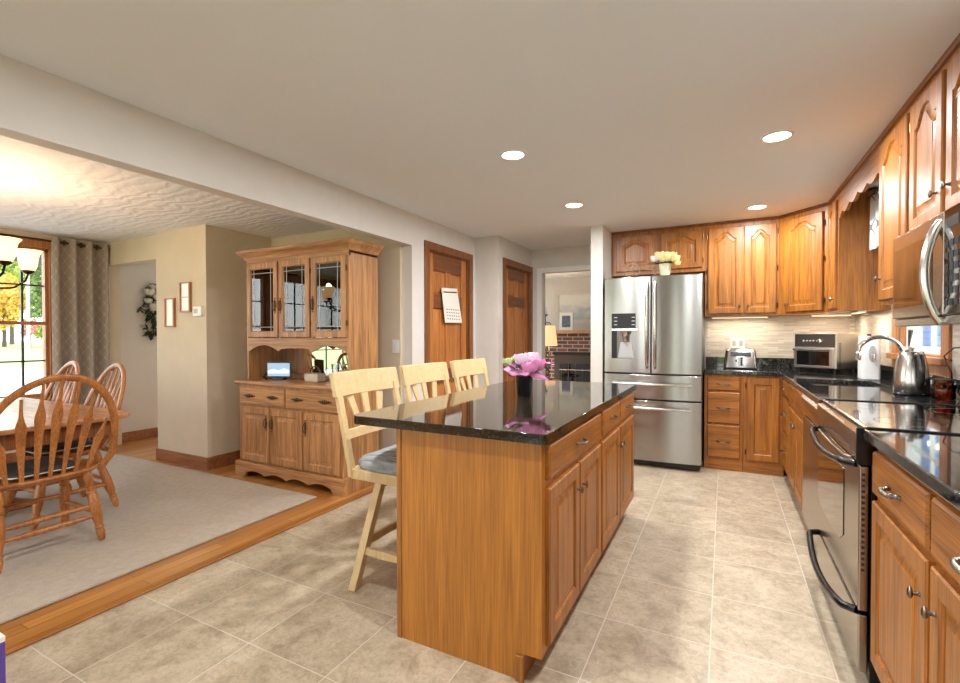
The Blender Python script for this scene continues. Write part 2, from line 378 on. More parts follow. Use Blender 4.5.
def inset(poly, d):
    n = len(poly); out = []
    area = sum(poly[i][0] * poly[(i + 1) % n][1] - poly[(i + 1) % n][0] * poly[i][1] for i in range(n))
    sg = 1 if area > 0 else -1
    for i in range(n):
        p0, p1, p2 = Vector(poly[i - 1]), Vector(poly[i]), Vector(poly[(i + 1) % n])
        e1 = (p1 - p0).normalized(); e2 = (p2 - p1).normalized()
        n1 = Vector((-e1.y, e1.x)) * sg; n2 = Vector((-e2.y, e2.x)) * sg
        b = (n1 + n2); k = max(b.dot(n1), .6); q = p1 + b * (d / k)
        out.append((q.x, q.y))
    return out
def panel_door(F, a0, a1, b0, b1, arch=0, t=.02, fw=.055, n0=0.0):
    """a framed raised-panel door in front of the plane n = n0"""
    m = M(); q = .005
    fw = min(fw, (a1 - a0) * .27)
    o0 = a0 + fw; o1 = a1 - fw; c0 = b0 + fw; c1 = b1 - fw
    op = [(o0, c0), (o1, c0)]
    if arch:
        c1 = b1 - fw * .85; ys = c1 - arch; hw = (o1 - o0) / 2; mid = (o0 + o1) / 2; K = 16
        op += [(o1, ys)]
        for i in range(K + 1):
            s = 1 - 2 * i / K
            op.append((mid + s * hw * .88, ys + arch * .5 * (1 + cos(pi * abs(s) ** 1.35))))
        op += [(o0, ys)]
    else: op += [(o1, c1), (o0, c1)]
    n = t + n0
    R = lambda d, z: [F(a, b, z) for a, b in ((a0 + d, b0 + d), (a1 - d, b0 + d), (a1 - d, b1 - d), (a0 + d, b1 - d))]
    m.loops([R(0, n0), R(0, n - q), R(q, n)], True, False)
    e = R(q, n); ov = [F(a, b, n) for a, b in op]
    m.add([e[0], e[1], ov[1], ov[0]], [(0, 1, 2, 3)])
    m.add([e[1], e[2], ov[2], ov[1]], [(0, 1, 2, 3)])
    m.add([e[3], e[0], ov[0], ov[-1]], [(0, 1, 2, 3)])
    top = ov[2:]
    m.add([e[2], e[3]] + top[::-1], [tuple(range(len(top) + 2))])
    Ls = [ov, [F(a, b, n - .003) for a, b in inset(op, .004)], [F(a, b, n - .010) for a, b in inset(op, .008)], [F(a, b, n - .011) for a, b in inset(op, .013)]]
    wi = min(.042, (o1 - o0) * .3)
    Ls += [[F(a, b, n - .003) for a, b in inset(op, wi)], [F(a, b, n - .001) for a, b in inset(op, wi + .002)]]
    m.loops(Ls, False, True)
    return m
def slab(F, a0, a1, b0, b1, t=.02, q=.007):
    m = M(); R = lambda d, z: [F(a, b, z) for a, b in ((a0 + d, b0 + d), (a1 - d, b0 + d), (a1 - d, b1 - d), (a0 + d, b1 - d))]
    return m.loops([R(0, 0), R(0, t - q), R(q * .5, t - q * .4), R(q, t)])
def knob(F, a, b, n, parent, mat=PEWTER, s=1.0, vertical=True):
    m = M(); o = F(a, b, n); N = F(a, b, n + 1) - o
    m.lathe([(.009 * s, 0), (.005 * s, .004), (.005 * s, .014 * s)], o, N, 10)
    c = o + N * .02 * s
    A = F(a + 1, b, n) - o
    Ls = []
    for i in range(9):
        al = -pi / 2 + pi * i / 8; k = max(cos(al), .05); L = []
        for j in range(12):
            be = 2 * pi * j / 12; rb = (1.0 if j % 2 else .9)
            L.append(c + N * (.007 * s * sin(al)) + A * (.011 * s * k * rb * cos(be)) + Vector((0, 0, 1)) * (.017 * s * k * rb * sin(be)))
        Ls.append(L)
    m.loops(Ls)
    return obj('knob', m, mat, parent)
def pull(F, a, b, n, parent, w=.1, mat=PEWTER, rope=False, out=.028):
    m = M(); pts = []
    for i in range(13):
        s = -1 + 2 * i / 12
        pts.append(F(a + s * w / 2, b - .004 * (1 - s * s), n + out * (1 - abs(s) ** 4)))
    rr = [(.0055 if not rope else .0062) for i in range(13)]
    if rope:
        q = [Vector(p) for p in pts]; pts = []; rr = []
        for i in range(12):
            for k in range(4): pts.append(q[i].lerp(q[i + 1], k / 4)); rr.append(.0052 + .0036 * abs(sin(pi * k / 4)))
        pts.append(q[-1]); rr.append(.0058)
    m.tube(pts, rr, 8)
    for s in (-1, 1):
        o = F(a + s * w / 2, b, n); m.lathe([(.008, -.001), (.0075, .004), (.004, .007)], o, F(a, b, n + 1) - F(a, b, n), 10)
    return obj('pull', m, mat, parent)
def hinges(F, a, bs, n, parent):
    for b in bs:
        m = M(); m.lathe([(.0045, -.024), (.0045, .024)], F(a, b, n), (0, 0, 1), 8)
        m.fbox(F, a - .006, a + .006, b - .018, b + .018, n - .004, n - .001)
        obj('hinge', m, BRASSD, parent)
from mathutils.geometry import tessellate_polygon
def plate(outer, hole, z0, z1):
    m = M(); n = len(outer); allp = outer + (hole or [])
    tri = tessellate_polygon([[Vector((x, y, 0)) for x, y in outer]] + ([[Vector((x, y, 0)) for x, y in hole]] if hole else []))
    k = len(allp)
    m.v = [(x, y, z0) for x, y in allp] + [(x, y, z1) for x, y in allp]
    m.f = [tuple(t) for t in tri] + [tuple(i + k for i in t) for t in tri]
    for lo, hi in ((0, n), (n, k)):
        c = hi - lo
        for i in range(c):
            a, b = lo + i, lo + (i + 1) % c
            m.f.append((a, b, b + k, a + k))
    return m
def rrect(x0, x1, y0, y1, r, seg=5):
    out = []
    for cx, cy, a0 in ((x1 - r, y1 - r, 0), (x0 + r, y1 - r, 90), (x0 + r, y0 + r, 180), (x1 - r, y0 + r, 270)):
        for i in range(seg + 1):
            a = radians(a0 + 90 * i / seg); out.append((cx + r * cos(a), cy + r * sin(a)))
    return out
def S_(name, m, mat, kind=True):
    o = obj(name, m, mat, None, loc=(0, 0, 0), smooth=False); o['kind'] = 'structure'; return o
def wallx(name, x0, x1, y0, y1, z0, z1, mat, holes=()):
    m = M(); ys = y0
    for (a, b, c, d) in sorted(holes):
        m.box(x0, x1, ys, a, z0, z1)
        if c > z0 + .001: m.box(x0, x1, a, b, z0, c)
        if d < z1 - .001: m.box(x0, x1, a, b, d, z1)
        ys = b
    m.box(x0, x1, ys, y1, z0, z1)
    return S_(name, m, mat)
def wally(name, x0, x1, y0, y1, z0, z1, mat, holes=()):
    m = M(); xs = x0
    for (a, b, c, d) in sorted(holes):
        m.box(xs, a, y0, y1, z0, z1)
        if c > z0 + .001: m.box(a, b, y0, y1, z0, c)
        if d < z1 - .001: m.box(a, b, y0, y1, d, z1)
        xs = b
    m.box(xs, x1, y0, y1, z0, z1)
    return S_(name, m, mat)
# ------------------------------------------------------------------ the setting
H, D = 2.36, 2.30
S_('floor_tile', M().box(-2.51, 1.2, -2.4, 5.87, -.12, 0), TILE)
S_('floor_hardwood', M().box(-6.4, -2.51, -2.4, 4.9, -.12, 0), PLANK)
S_('floor_living_room', M().box(-4.5, 1.2, 5.87, 9.0, -.12, 0), PLANK)
o = obj('trim_1', M().box(-2.56, -2.505, -2.3, 3.50, 0, .012), oaky, None, bev=.005, loc=(0, 0, 0)); o['kind'] = 'structure'
S_('ceiling_kitchen', M().box(-2.61, 1.2, -2.4, 5.87, H, H + .15), CEIL)
S_('ceiling_dining', M().box(-6.4, -2.61, -2.4, 4.9, D, D + .21), SWIRL)
S_('ceiling_living_room', M().box(-4.6, 1.2, 5.87, 9.0, H, H + .15), CEIL)
wallx('wall_right', 1.09, 1.21, -2.4, 5.64, -.1, H, WALL, [(3.52, 4.28, 1.13, 2.1)])
wally('wall_back', -1.08, 1.09, 5.52, 5.64, 0, H, WALL)
S_('wall_fridge_end', M().box(-1.205, -1.085, 4.78, 5.87, 0, H), WALL)
wally('wall_hall', -2.34, -1.205, 5.75, 5.87, 0, H, WALL, [(-2.075, -1.32, 0, 2.055)])
wallx('wall_jog', -2.6, -2.22, 4.74, 5.75, 0, H, WALL, [(4.93, 5.68, 0, 2.06)])
wallx('wall_pantry', -2.61, -2.51, 3.52, 4.74, 0, H, WALL, [(3.79, 4.585, 0, 2.08)])
S_('wall_header', M().box(-2.61, -2.51, -2.4, 3.52, 2.075, H), WALL)
wally('wall_dining_back', -4.31, -2.61, 3.48, 3.60, 0, D, WALLD)
S_('wall_column', M().box(-5.12, -4.31, 2.76, 4.6, 0, D), WALLD)
S_('wall_over_opening', M().box(-6.2, -5.12, 2.80, 2.92, 2.05, D), WALLD)
wallx('wall_left', -6.32, -6.2, -2.4, 2.95, 0, D, WALLD, [(-1.0, .62, .62, 2.16), (.80, 2.32, .62, 2.16)])
wallx('wall_corridor_left', -6.43, -6.31, 2.9, 4.6, 0, D, WALL, [(3.66, 4.55, .1, 2.2)])  # unseen window opening added to bring daylight into the corridor
S_('wall_corridor_end', M().box(-6.43, -5.12, 4.6, 4.72, 0, D), WALL)
wally('wall_rear', -6.4, 1.2, -2.5, -2.4, 0, H, WALL, [(-5.9, -4.5, .3, 2.15), (-4.3, -2.9, .3, 2.15), (-2.3, -1.95, .1, 2.2), (-1.55, -1.2, .1, 2.2), (-.15, .15, .1, 2.2), (.55, .75, .1, 2.2)])  # unseen openings added behind the camera for fill daylight and refrigerator streaks
wallx('wall_living_left', -4.6, -4.5, 5.87, 9.0, 0, H, WALL, [(6.1, 8.6, .3, 2.25)])  # out-of-view opening added so daylight reaches the living room
S_('wall_living_right', M().box(.1, .2, 5.87, 9.0, 0, H), WALL)
S_('wall_living_back', M().box(-4.5, .1, 8.8, 8.92, 0, H), WALL)
S_('wall_behind_pantry', M().box(-4.5, -2.34, 5.76, 5.87, 0, H), WALL)
def baseb(name, x0, x1, y0, y1, h=.115):
    o = obj(name, M().box(x0, x1, y0, y1, 0, h), BASE, None, bev=.004, loc=(0, 0, 0)); o['kind'] = 'structure'
baseb('baseboard_column', -5.12, -4.296, 2.745, 2.76); baseb('baseboard_column_side', -4.31, -4.295, 2.76, 3.48)
baseb('baseboard_dining_back', -4.295, -2.51, 3.465, 3.48); baseb('baseboard_left', -6.2, -6.185, -2.4, 2.9); baseb('baseboard_corridor', -6.31, -6.295, 2.9, 4.6)
baseb('baseboard_opening', -5.135, -5.12, 2.745, 4.6)
# tile backsplash and its granite upstand
S_('trim_2', M().box(-.165, 1.09, 5.512, 5.52, 1.03, 1.44), SPLX)
m = M().box(1.082, 1.09, 4.39, 5.512, 1.03, 1.44).box(1.082, 1.09, 1.0, 3.40, 1.03, 1.44)
S_('trim_3', m, SPLY)
# door openings
m = M(); m.box(-2.14, -2.08, 5.735, 5.75, 0, 2.115).box(-1.32, -1.26, 5.735, 5.75, 0, 2.115).box(-2.08, -1.32, 5.735, 5.75, 2.055, 2.115)
o = obj('trim_4', m, WHITE, None, loc=(0, 0, 0), smooth=False); o['kind'] = 'structure'
def panel_door_struct(name, x, y0, y1, zt, cw, rows, knob_y):
    r = sempty(name, (x, (y0 + y1) / 2, 0)); F = frame((x, 0, 0), (0, 1, 0), (1, 0, 0))
    m = M()
    m.fbox(F, y0 - cw, y0, 0, zt, -.02, .018).fbox(F, y1, y1 + cw, 0, zt, -.02, .018).fbox(F, y0 - cw, y1 + cw, zt, zt + cw, -.02, .018)
    m.fbox(F, y0 - .001, y0 + .012, 0, zt, -.1, -.005).fbox(F, y1 - .012, y1 + .001, 0, zt, -.1, -.005).fbox(F, y0, y1, zt - .012, zt, -.1, -.005)
    obj('casing', m, CAS, r, bev=.004)
    a, b = y0 + .014, y1 - .014; st = .105; mid = (a + b) / 2; n0, n1 = -.06, -.022
    m = M().fbox(F, a, a + st, .01, zt - .014, n0, n1).fbox(F, b - st, b, .01, zt - .014, n0, n1).fbox(F, mid - .045, mid + .045, .01, zt - .014, n0, n1 - .001)
    obj('stile', m, DZ, r, bev=.003)
    m = M()
    for z0, z1 in rows: m.fbox(F, a + st, b - st, z0, z1, n0, n1 + .001)
    obj('rail', m, DY, r, bev=.003)
    m = M()
    for (p0, p1), (q0, q1) in zip(rows[:-1], rows[1:]):
        for u0, u1 in ((a + st, mid - .045), (mid + .045, b - st)):
            R = lambda d, n: [F(*t, n) for t in ((u0 + d, p1 + d), (u1 - d, p1 + d), (u1 - d, q0 - d), (u0 + d, q0 - d))]
            m.loops([R(-.005, n0), R(0, -.04), R(.006, -.042), R(.03, -.028)])
    obj('panel', m, DZ, r)
    hinges(F, y1 - .004, [.25, 1.05, 1.80], -.016, r)
    m = M(); m.lathe([(.026, 0), (.026, .006), (.01, .01), (.009, .035), (.024, .042), (.028, .055), (.022, .066), (.004, .07)], F(a + .06, .95, n1), (1, 0, 0), 14)
    obj('door_knob', m, BRASSD, r)
    return r
panel_door_struct('door_1', -2.51, 3.79, 4.585, 2.08, .075, [(.01, .22), (.78, .92), (1.53, 1.67), (1.9, 2.065)], 0)
panel_door_struct('door_2', -2.22, 4.93, 5.68, 2.06, .075, [(.01, .22), (.78, .92), (1.60, 1.72), (1.92, 2.045)], 0)
# dining window in the left wall
def window(name, x, y0, y1, z0, z1, N, mun_y, rails, mat, glassmat, cw, inx):
    """N = +1 when the room lies on the +x side"""
    r = sempty(name, (x, (y0 + y1) / 2, z0)); F = frame((x, 0, 0), (0, 1, 0), (N, 0, 0))
    m = M().fbox(F, y0 - cw, y0, z0 - .02, z1 + cw, 0, .02).fbox(F, y1, y1 + cw, z0 - .02, z1 + cw, 0, .02).fbox(F, y0, y1, z1, z1 + cw, 0, .02)
    m.fbox(F, y0 - cw - .0, y1 + cw, z0 - .04, z0 - .0, 0, .05).fbox(F, y0 - cw, y1 + cw, z0 - .11, z0 - .04, 0, .016)
    m.fbox(F, y0, y0 + .012, z0, z1, -.1, 0).fbox(F, y1 - .012, y1, z0, z1, -.1, 0).fbox(F, y0, y1, z1 - .012, z1, -.1, 0).fbox(F, y0, y1, z0, z0 + .012, -.1, 0)
    obj('window_casing', m, mat, r, bev=.004)
    m = M().fbox(F, y0 + .012, y0 + .04, z0, z1, -.1, -.03).fbox(F, y1 - .04, y1, z0, z1, -.1, -.03).fbox(F, y0, y1, z0, z0 + .05, -.1, -.03).fbox(F, y0, y1, z1 - .04, z1, -.1, -.03)
    for z in rails: m.fbox(F, y0, y1, z - .018, z + .018, -.09, -.035)
    obj('window_frame', m, inx, r, bev=.003)
    m = M()
    for y in mun_y: m.fbox(F, y - .009, y + .009, z0, z1, -.075, -.055)
    zs = [z0] + rails + [z1]
    for a, b in zip(zs[:-1], zs[1:]): m.fbox(F, y0, y1, (a + b) / 2 - .008, (a + b) / 2 + .008, -.075, -.055)
    obj('muntin', m, GREYD if name != 'window_2' else PLASW, r)
    obj('pane', M().fbox(F, y0 + .03, y1 - .03, z0 + .04, z1 - .03, -.068, -.064), glassmat, r, smooth=False)
    return r
window('window_1', -6.2, .80, 2.32, .62, 2.16, 1, [1.12, 1.45, 1.78, 2.11], [1.39], WINO, GLASS, .085, WINO)
window('window_3', -6.2, -1.0, .62, .62, 2.16, 1, [-.6, -.19, .22], [1.39], WINO, GLASS, .085, WINO)
window('window_2', 1.09, 3.52, 4.28, 1.13, 2.1, -1, [3.90], [1.62], WINO, GLASS, .11, PLASW)
# ------------------------------------------------------------------ kitchen: base cabinets
def unit(name, label, cat, F, a0, a1, b0, b1, depth, doors=(), drawers=(), matv=oakz, math_=None, toe=0, group=None, arch=0, pullw=.1, rope=False, hz=None, carc=None, toe_in=.06, panels=()):
    base = F((a0 + a1) / 2, 0 if toe else b0, -depth / 2)
    t = thing(name, label, cat, base, group)
    obj('carcass', M().fbox(F, a0, a1, b0, b1, -depth, 0), carc or matv, t, bev=.0015)
    if toe: obj('toe_kick', M().fbox(F, a0 + .001, a1 - .001, 0, b0, -depth, -toe_in), math_ or matv, t)
    for d in doors:
        x0, x1, z0, z1, kn = d[:5]
        dr = obj('door', panel_door(F, x0, x1, z0, z1, arch), matv, t)
        if kn: knob(F, kn[0], kn[1], .02, dr)
        side = d[5] if len(d) > 5 else None
        if side is not None: hinges(F, side, [z0 + .07, z1 - .07] + ([(z0 + z1) / 2] if z1 - z0 > .8 else []), .006, t)
    for x0, x1, z0, z1, pl in drawers:
        dr = obj('drawer', slab(F, x0, x1, z0, z1), math_ or matv, t)
        if pl: pull(F, (x0 + x1) / 2, (z0 + z1) / 2, .02, dr, pullw, rope=rope)
    return t
FB = frame((0, 4.94, 0), (1, 0, 0), (0, -1, 0)); FR = frame((.475, 0, 0), (0, 1, 0), (-1, 0, 0)); FI = frame((-.575, 0, 0), (0, 1, 0), (1, 0, 0))
unit('drawer_cabinet', 'oak base cabinet with three drawers right beside the steel refrigerator', 'cabinet', FB, -.165, .155, .1, .892, .575,
     drawers=[(-.14, .13, .745, .868, 1), (-.14, .13, .44, .727, 1), (-.14, .13, .12, .422, 1)], math_=oakx, toe=1, carc=oakz, toe_in=.008)
unit('base_cabinet', 'oak base cabinet with one tall panel door under the toaster counter', 'cabinet', FB, .157, .474, .1, .892, .575,
     doors=[(.186, .436, .12, .868, None, .176)], math_=oakx, toe=1, toe_in=.008)
unit('drawer_cabinet', 'narrow oak drawer cabinet in the corner facing the island aisle', 'cabinet', FR, 4.53, 4.935, .1, .892, .6,
     drawers=[(4.57, 4.88, .745, .868, 1), (4.57, 4.88, .44, .727, 1), (4.57, 4.88, .12, .422, 1)], math_=oaky, toe=1)
unit('sink_cabinet', 'oak sink base cabinet between the corner drawers and the dishwasher', 'cabinet', FR, 3.60, 4.528, .1, .70, .6,
     doors=[(4.08, 4.49, .12, .69, (4.12, .60), 4.50), (3.63, 4.05, .12, .69, (4.01, .60))], math_=oaky, toe=1)
sk = [o for o in S.objects if o.name == 'sink_cabinet'][0]
obj('apron', M().fbox(FR, 3.60, 4.528, .70, .892, -.02, 0), oaky, sk)
for a, b in ((3.63, 4.05), (4.08, 4.49)): obj('false_front', slab(FR, a, b, .745, .868), oaky, sk)
unit('base_cabinet', 'oak base cabinet with twisted rope handles nearest the camera, beside the range', 'cabinet', FR, 1.03, 2.085, .1, .892, .6,
     doors=[(1.572, 2.066, .13, .69, (1.61, .585)), (1.05, 1.546, .13, .69, (1.508, .585))],
     drawers=[(1.572, 2.066, .715, .86, 1), (1.05, 1.546, .715, .86, 1)], math_=oaky, toe=1, pullw=.1, rope=True)
# island
t = unit('island_cabinet', 'near half of the oak island, one wide drawer over two doors', 'cabinet', FI, 1.595, 2.436, .1, .876, .63,
         doors=[(1.625, 2.018, .13, .705, (1.985, .60)), (2.034, 2.42, .13, .705, (2.067, .60))], drawers=[(1.625, 2.42, .735, .865, 1)], math_=oaky, toe=1, toe_in=.07, group=None, carc=ISL)
FE = frame((0, 1.595, 0), (1, 0, 0), (0, -1, 0))
m = M(); m.prism([FE(-1.205, 0), FE(-.645, 0), FE(-.645, .1), FE(-.575, .1), FE(-.575, .876), FE(-1.205, .876)], (0, -.008, 0))
obj('end_panel', m, ISL, t)
obj('corner_bead', M().fbox(FE, -1.211, -1.188, 0, .876, .008, .012), oakz, t, bev=.001)
obj('toe_post', M().fbox(FE, -.672, -.640, 0, .096, .008, .022), oakz, t, bev=.003)
unit('island_cabinet', 'far half of the oak island, two drawers over two doors near the refrigerator', 'cabinet', FI, 2.438, 3.43, .1, .876, .63,
     doors=[(2.462, 2.912, .13, .705, (2.88, .60)), (2.93, 3.405, .13, .705, (2.965, .60))],
     drawers=[(2.462, 2.912, .735, .865, 1), (2.93, 3.405, .735, .865, 1)], math_=oaky, toe=1, toe_in=.07, carc=ISL)
isl = [(-.56, 1.562), (-.548, 1.574), (-.548, 3.448), (-.56, 3.46)] + rrect(-1.45, -.548, 1.562, 3.46, .05)[6:18]
tag(obj('island_worktop', plate(isl, None, .8765, .914), GRANI, None, bev=.008, seg=3), 'polished dark granite slab on top of the oak island', 'worktop')
# perimeter worktops
outer = [(-.17, 5.52), (-.17, 4.91), (.435, 4.91), (.435, 2.948), (1.09, 2.948), (1.09, 5.52)]
hole = [(.53, 3.76), (.93, 3.76), (.93, 4.28), (.53, 4.28)]
wt = tag(obj('worktop', plate(outer, hole, .8925, .93), GRAN, None, bev=.007, seg=3), 'L-shaped black granite worktop running from refrigerator past the sink to the range', 'worktop')
obj('upstand', M().box(-.17, 1.088, 5.49, 5.511, .9302, 1.03).box(1.062, 1.082, 2.948, 5.489, .9302, 1.03), GRAN, wt, bev=.002)
wt = tag(obj('worktop', plate([(.435, .95), (1.09, .95), (1.09, 2.092), (.435, 2.092)], None, .8925, .93), GRAN, None, bev=.007, seg=3), 'short black granite worktop at the right edge, nearer than the range', 'worktop')
# sink
m = M(); m.loops([[(.53, 3.76, .891), (.93, 3.76, .891), (.93, 4.28, .891), (.53, 4.28, .891)], [(.545, 3.775, .74), (.915, 3.775, .74), (.915, 4.265, .74), (.545, 4.265, .74)]], False, True)
m.loops([[(.515, 3.745, .892), (.945, 3.745, .892), (.945, 4.295, .892), (.515, 4.295, .892)], [(.53, 3.76, .891), (.93, 3.76, .891), (.93, 4.28, .891), (.53, 4.28, .891)]], False, False)
tag(obj('kitchen_sink', m, STEEL), 'undermounted steel sink basin in the black granite worktop below the window', 'sink')
t = thing('faucet', 'arched gooseneck chrome tap behind the sink and kettle', 'faucet', (1.0, 3.86, .93))
m = M().lathe([(.03, .9305), (.03, .945), (.02, .955), (.018, 1.0), (.015, 1.02)], (1.0, 3.86, 0)); obj('base', m, CHROME, t)
pts = [(1.0, 3.86, 1.0), (1.0, 3.86, 1.09)] + [(1.0 - .115 + .115 * cos(a), 3.86, 1.13 + .115 * sin(a)) for a in [radians(x) for x in range(0, 165, 12)]] + [(.772, 3.86, 1.14)]
obj('spout', M().tube(pts, .0125, 12), CHROME, t)
obj('spray_head', M().lathe([(.013, 0), (.018, .02), (.02, .05), (.016, .054)], (.776, 3.86, 1.15), (-.12, 0, -1), 12), CHROME, t)
obj('lever', M().tube([(1.0, 3.84, .99), (1.0, 3.80, 1.0), (.99, 3.75, 1.03)], [.009, .007, .005], 8), CHROME, t)
# ------------------------------------------------------------------ wall cabinets
FU = frame((0, 5.19, 0), (1, 0, 0), (0, -1, 0)); FW = frame((.775, 0, 0), (0, 1, 0), (-1, 0, 0))
UB, UT = 1.445, 2.338
unit('wall_cabinet', 'short oak wall cabinet with two arched doors above the refrigerator', 'cabinet', FU, -1.08, -.172, 1.89, UT, .32,
     doors=[(-1.03, -.645, 1.93, 2.30, None), (-.585, -.20, 1.93, 2.30, None, -.19)], math_=oakx, arch=.045)
unit('wall_cabinet', 'oak wall cabinet with two tall arched doors above the toaster', 'cabinet', FU, -.17, .45, UB, UT, .32,
     doors=[(-.145, .155, UB + .02, 2.30, (.125, UB + .09), -.155), (.165, .428, UB + .02, 2.30, (.195, UB + .09), .438)], math_=oakx, arch=.06)
dv = Vector((.325, -.355, 0)); dl = dv.length; dv.normalize(); dn = Vector((dv.y, -dv.x, 0))
if dn.y > 0: dn = -dn
FD = frame((.45, 5.19, 0), dv, dn)
t = thing('wall_cabinet', 'diagonal corner oak wall cabinet with one arched door above the toaster oven', 'cabinet', (.77, 5.2, UB))
obj('carcass', M().prism([(.4505, 5.19, UB), (.775, 4.8355, UB), (1.08, 4.8355, UB), (1.08, 5.51, UB), (.4505, 5.51, UB)], (0, 0, UT - UB)), oakz, t)
dr = obj('door', panel_door(FD, .07, dl - .05, UB + .02, 2.30, .06), oakz, t); knob(FD, .1, UB + .09, .02, dr); hinges(FD, dl - .04, [1.55, 1.9, 2.2], .006, t)
unit('wall_cabinet', 'narrow oak wall cabinet whose plain side faces the sink window', 'cabinet', FW, 4.48, 4.833, UB, UT, .313,
     doors=[(4.515, 4.80, UB + .02, 2.30, (4.55, UB + .09))], math_=oaky, arch=.045)
unit('wall_cabinet', 'tall oak wall cabinet with one arched door between the window and the microwave', 'cabinet', FW, 2.885, 3.37, UB - .02, UT, .313,
     doors=[(2.91, 3.345, UB, 2.30, (3.30, UB + .12), 2.9)], math_=oaky, arch=.075)
unit('wall_cabinet', 'short oak wall cabinet with two arched doors directly above the microwave', 'cabinet', FW, 2.07, 2.883, 1.71, UT, .313,
     doors=[(2.495, 2.862, 1.725, 2.30, (2.54, 1.83), 2.872), (2.085, 2.455, 1.725, 2.30, (2.41, 1.83))], math_=oaky, arch=.075)
# valance over the sink window
poly = [FW(3.372, UT, 0), FW(4.478, UT, 0)]
K = 48
for i in range(K + 1):
    s = 1 - 2 * i / K; a = 3.925 + s * .553; u = abs(s)
    z = 2.15 if u > .95 else 2.205 - .03 * abs(sin(pi * u * 2.4)) - .02 * u
    poly.append(FW(a, z, 0))
tag(obj('valance', M().prism(poly, (.02, 0, 0)), oaky, None), 'scalloped oak valance board bridging the cabinets over the sink window', 'valance')
# crown strip
m = M()
line = [(-1.083, 5.19), (.45, 5.19), (.775, 4.835), (.775, 2.07)]
off = [(-1.083, 5.172), (.443, 5.172), (.757, 4.828), (.757, 2.07)]
m.loops([[(x, y, UT) for x, y in line], [(x * .4 + u * .6, y * .4 + v * .6, UT + .004) for (x, y), (u, v) in zip(line, off)], [(x, y, H) for x, y in off], [(x, y, H) for x, y in line]], False, False, closed=False)
o = obj('trim_5', m, oak('crown_oak', (150, 92, 46), (104, 58, 26), 1), None, loc=(0, 0, 0)); o['kind'] = 'structure'
# under-cabinet lights
def strip(loc, sx, sy, label, rot=0):
    t = thing('under_cabinet_light', label, 'light', loc)
    x, y, z = loc
    obj('housing', M().box(x - sx / 2, x + sx / 2, y - sy / 2, y + sy / 2, z - .014, z), PLASW, t, bev=.002)
    obj('diffuser', M().box(x - sx / 2 + .01, x + sx / 2 - .01, y - sy / 2 + .006, y + sy / 2 - .006, z - .018, z - .0142), WARMLED, t)
    l = bpy.data.lights.new('strip_light', 'AREA'); l.shape = 'RECTANGLE'; l.size = sx; l.size_y = sy; l.energy = UNDER_POWER; l.color = (1, .84, .62)
    lo = bpy.data.objects.new('strip_light', l); COL.objects.link(lo); lo.parent = t; lo.location = (0, 0, -.022)
strip((.13, 5.36, UB - .0005), .5, .05, 'thin white lamp under the double wall cabinet, above the toaster')
strip((.85, 5.22, UB - .0005), .3, .05, 'thin white lamp under the diagonal corner cabinet, above the toaster oven')
strip((.93, 4.65, UB - .0005), .05, .26, 'thin white lamp under the narrow cabinet beside the sink window')
# ------------------------------------------------------------------ refrigerator
t = thing('refrigerator', 'stainless steel french-door refrigerator with ice dispenser and two drawers', 'refrigerator', (-.62, 5.0, 0))
XL, XR, XM = -1.055, -.178, -.613
obj('cabinet_body', M().box(XL + .012, XR - .004, 4.79, 5.48, .05, 1.80), GREYD, t, bev=.004)
obj('toe_grille', M().box(XL + .02, XR - .02, 4.76, 4.79, .012, .065), BLACK, t)
for x in (-.95, -.3): obj('foot', M().lathe([(.022, 0), (.022, .05)], (x, 4.9, 0), seg=10), BLACK, t)
def yf(x): return 4.725 - .032 * (1 - ((x + .613) / .44) ** 2)
def fdoor(x0, x1, z0, z1):
    K = 12; front = [(x0 + (x1 - x0) * i / K) for i in range(K + 1)]
    L = lambda z, d: [(x, yf(x) + (d if 0 else 0), z) for x in front] + [(x1, 4.788, z), (x0, 4.788, z)]
    return M().loops([L(z0, 0), L(z1, 0)])
dl_ = obj('door', fdoor(XL, XM - .004, .895, 1.815), STEEL, t, bev=.006)
dr_ = obj('door', fdoor(XM + .004, XR, .895, 1.815), STEEL, t, bev=.006)
d1 = obj('drawer', fdoor(XL, XR, .652, .883), STEEL, t, bev=.006)
d2 = obj('drawer', fdoor(XL, XR, .068, .640), STEEL, t, bev=.006)
for par, x in ((dl_, XM - .036), (dr_, XM + .036)):
    pts = [(x, yf(x) + .002, 1.765), (x, yf(x) - .03, 1.75), (x, yf(x) - .05, 1.68), (x, yf(x) - .058, 1.36), (x, yf(x) - .05, 1.04), (x, yf(x) - .03, .965), (x, yf(x) + .002, .95)]
    obj('handle', M().tube(pts, .0125, 10), STEELH, par)
for par, z in ((d1, .80), (d2, .575)):
    m = M().tube([(XL + .1, 4.635, z), (-.613, 4.625, z), (XR - .085, 4.635, z)], .013, 10)
    for x in (XL + .12, XR - .105): m.tube([(x, yf(x) + .003, z), (x, 4.637, z)], .01, 8)
    obj('handle', m, STEELH, par)
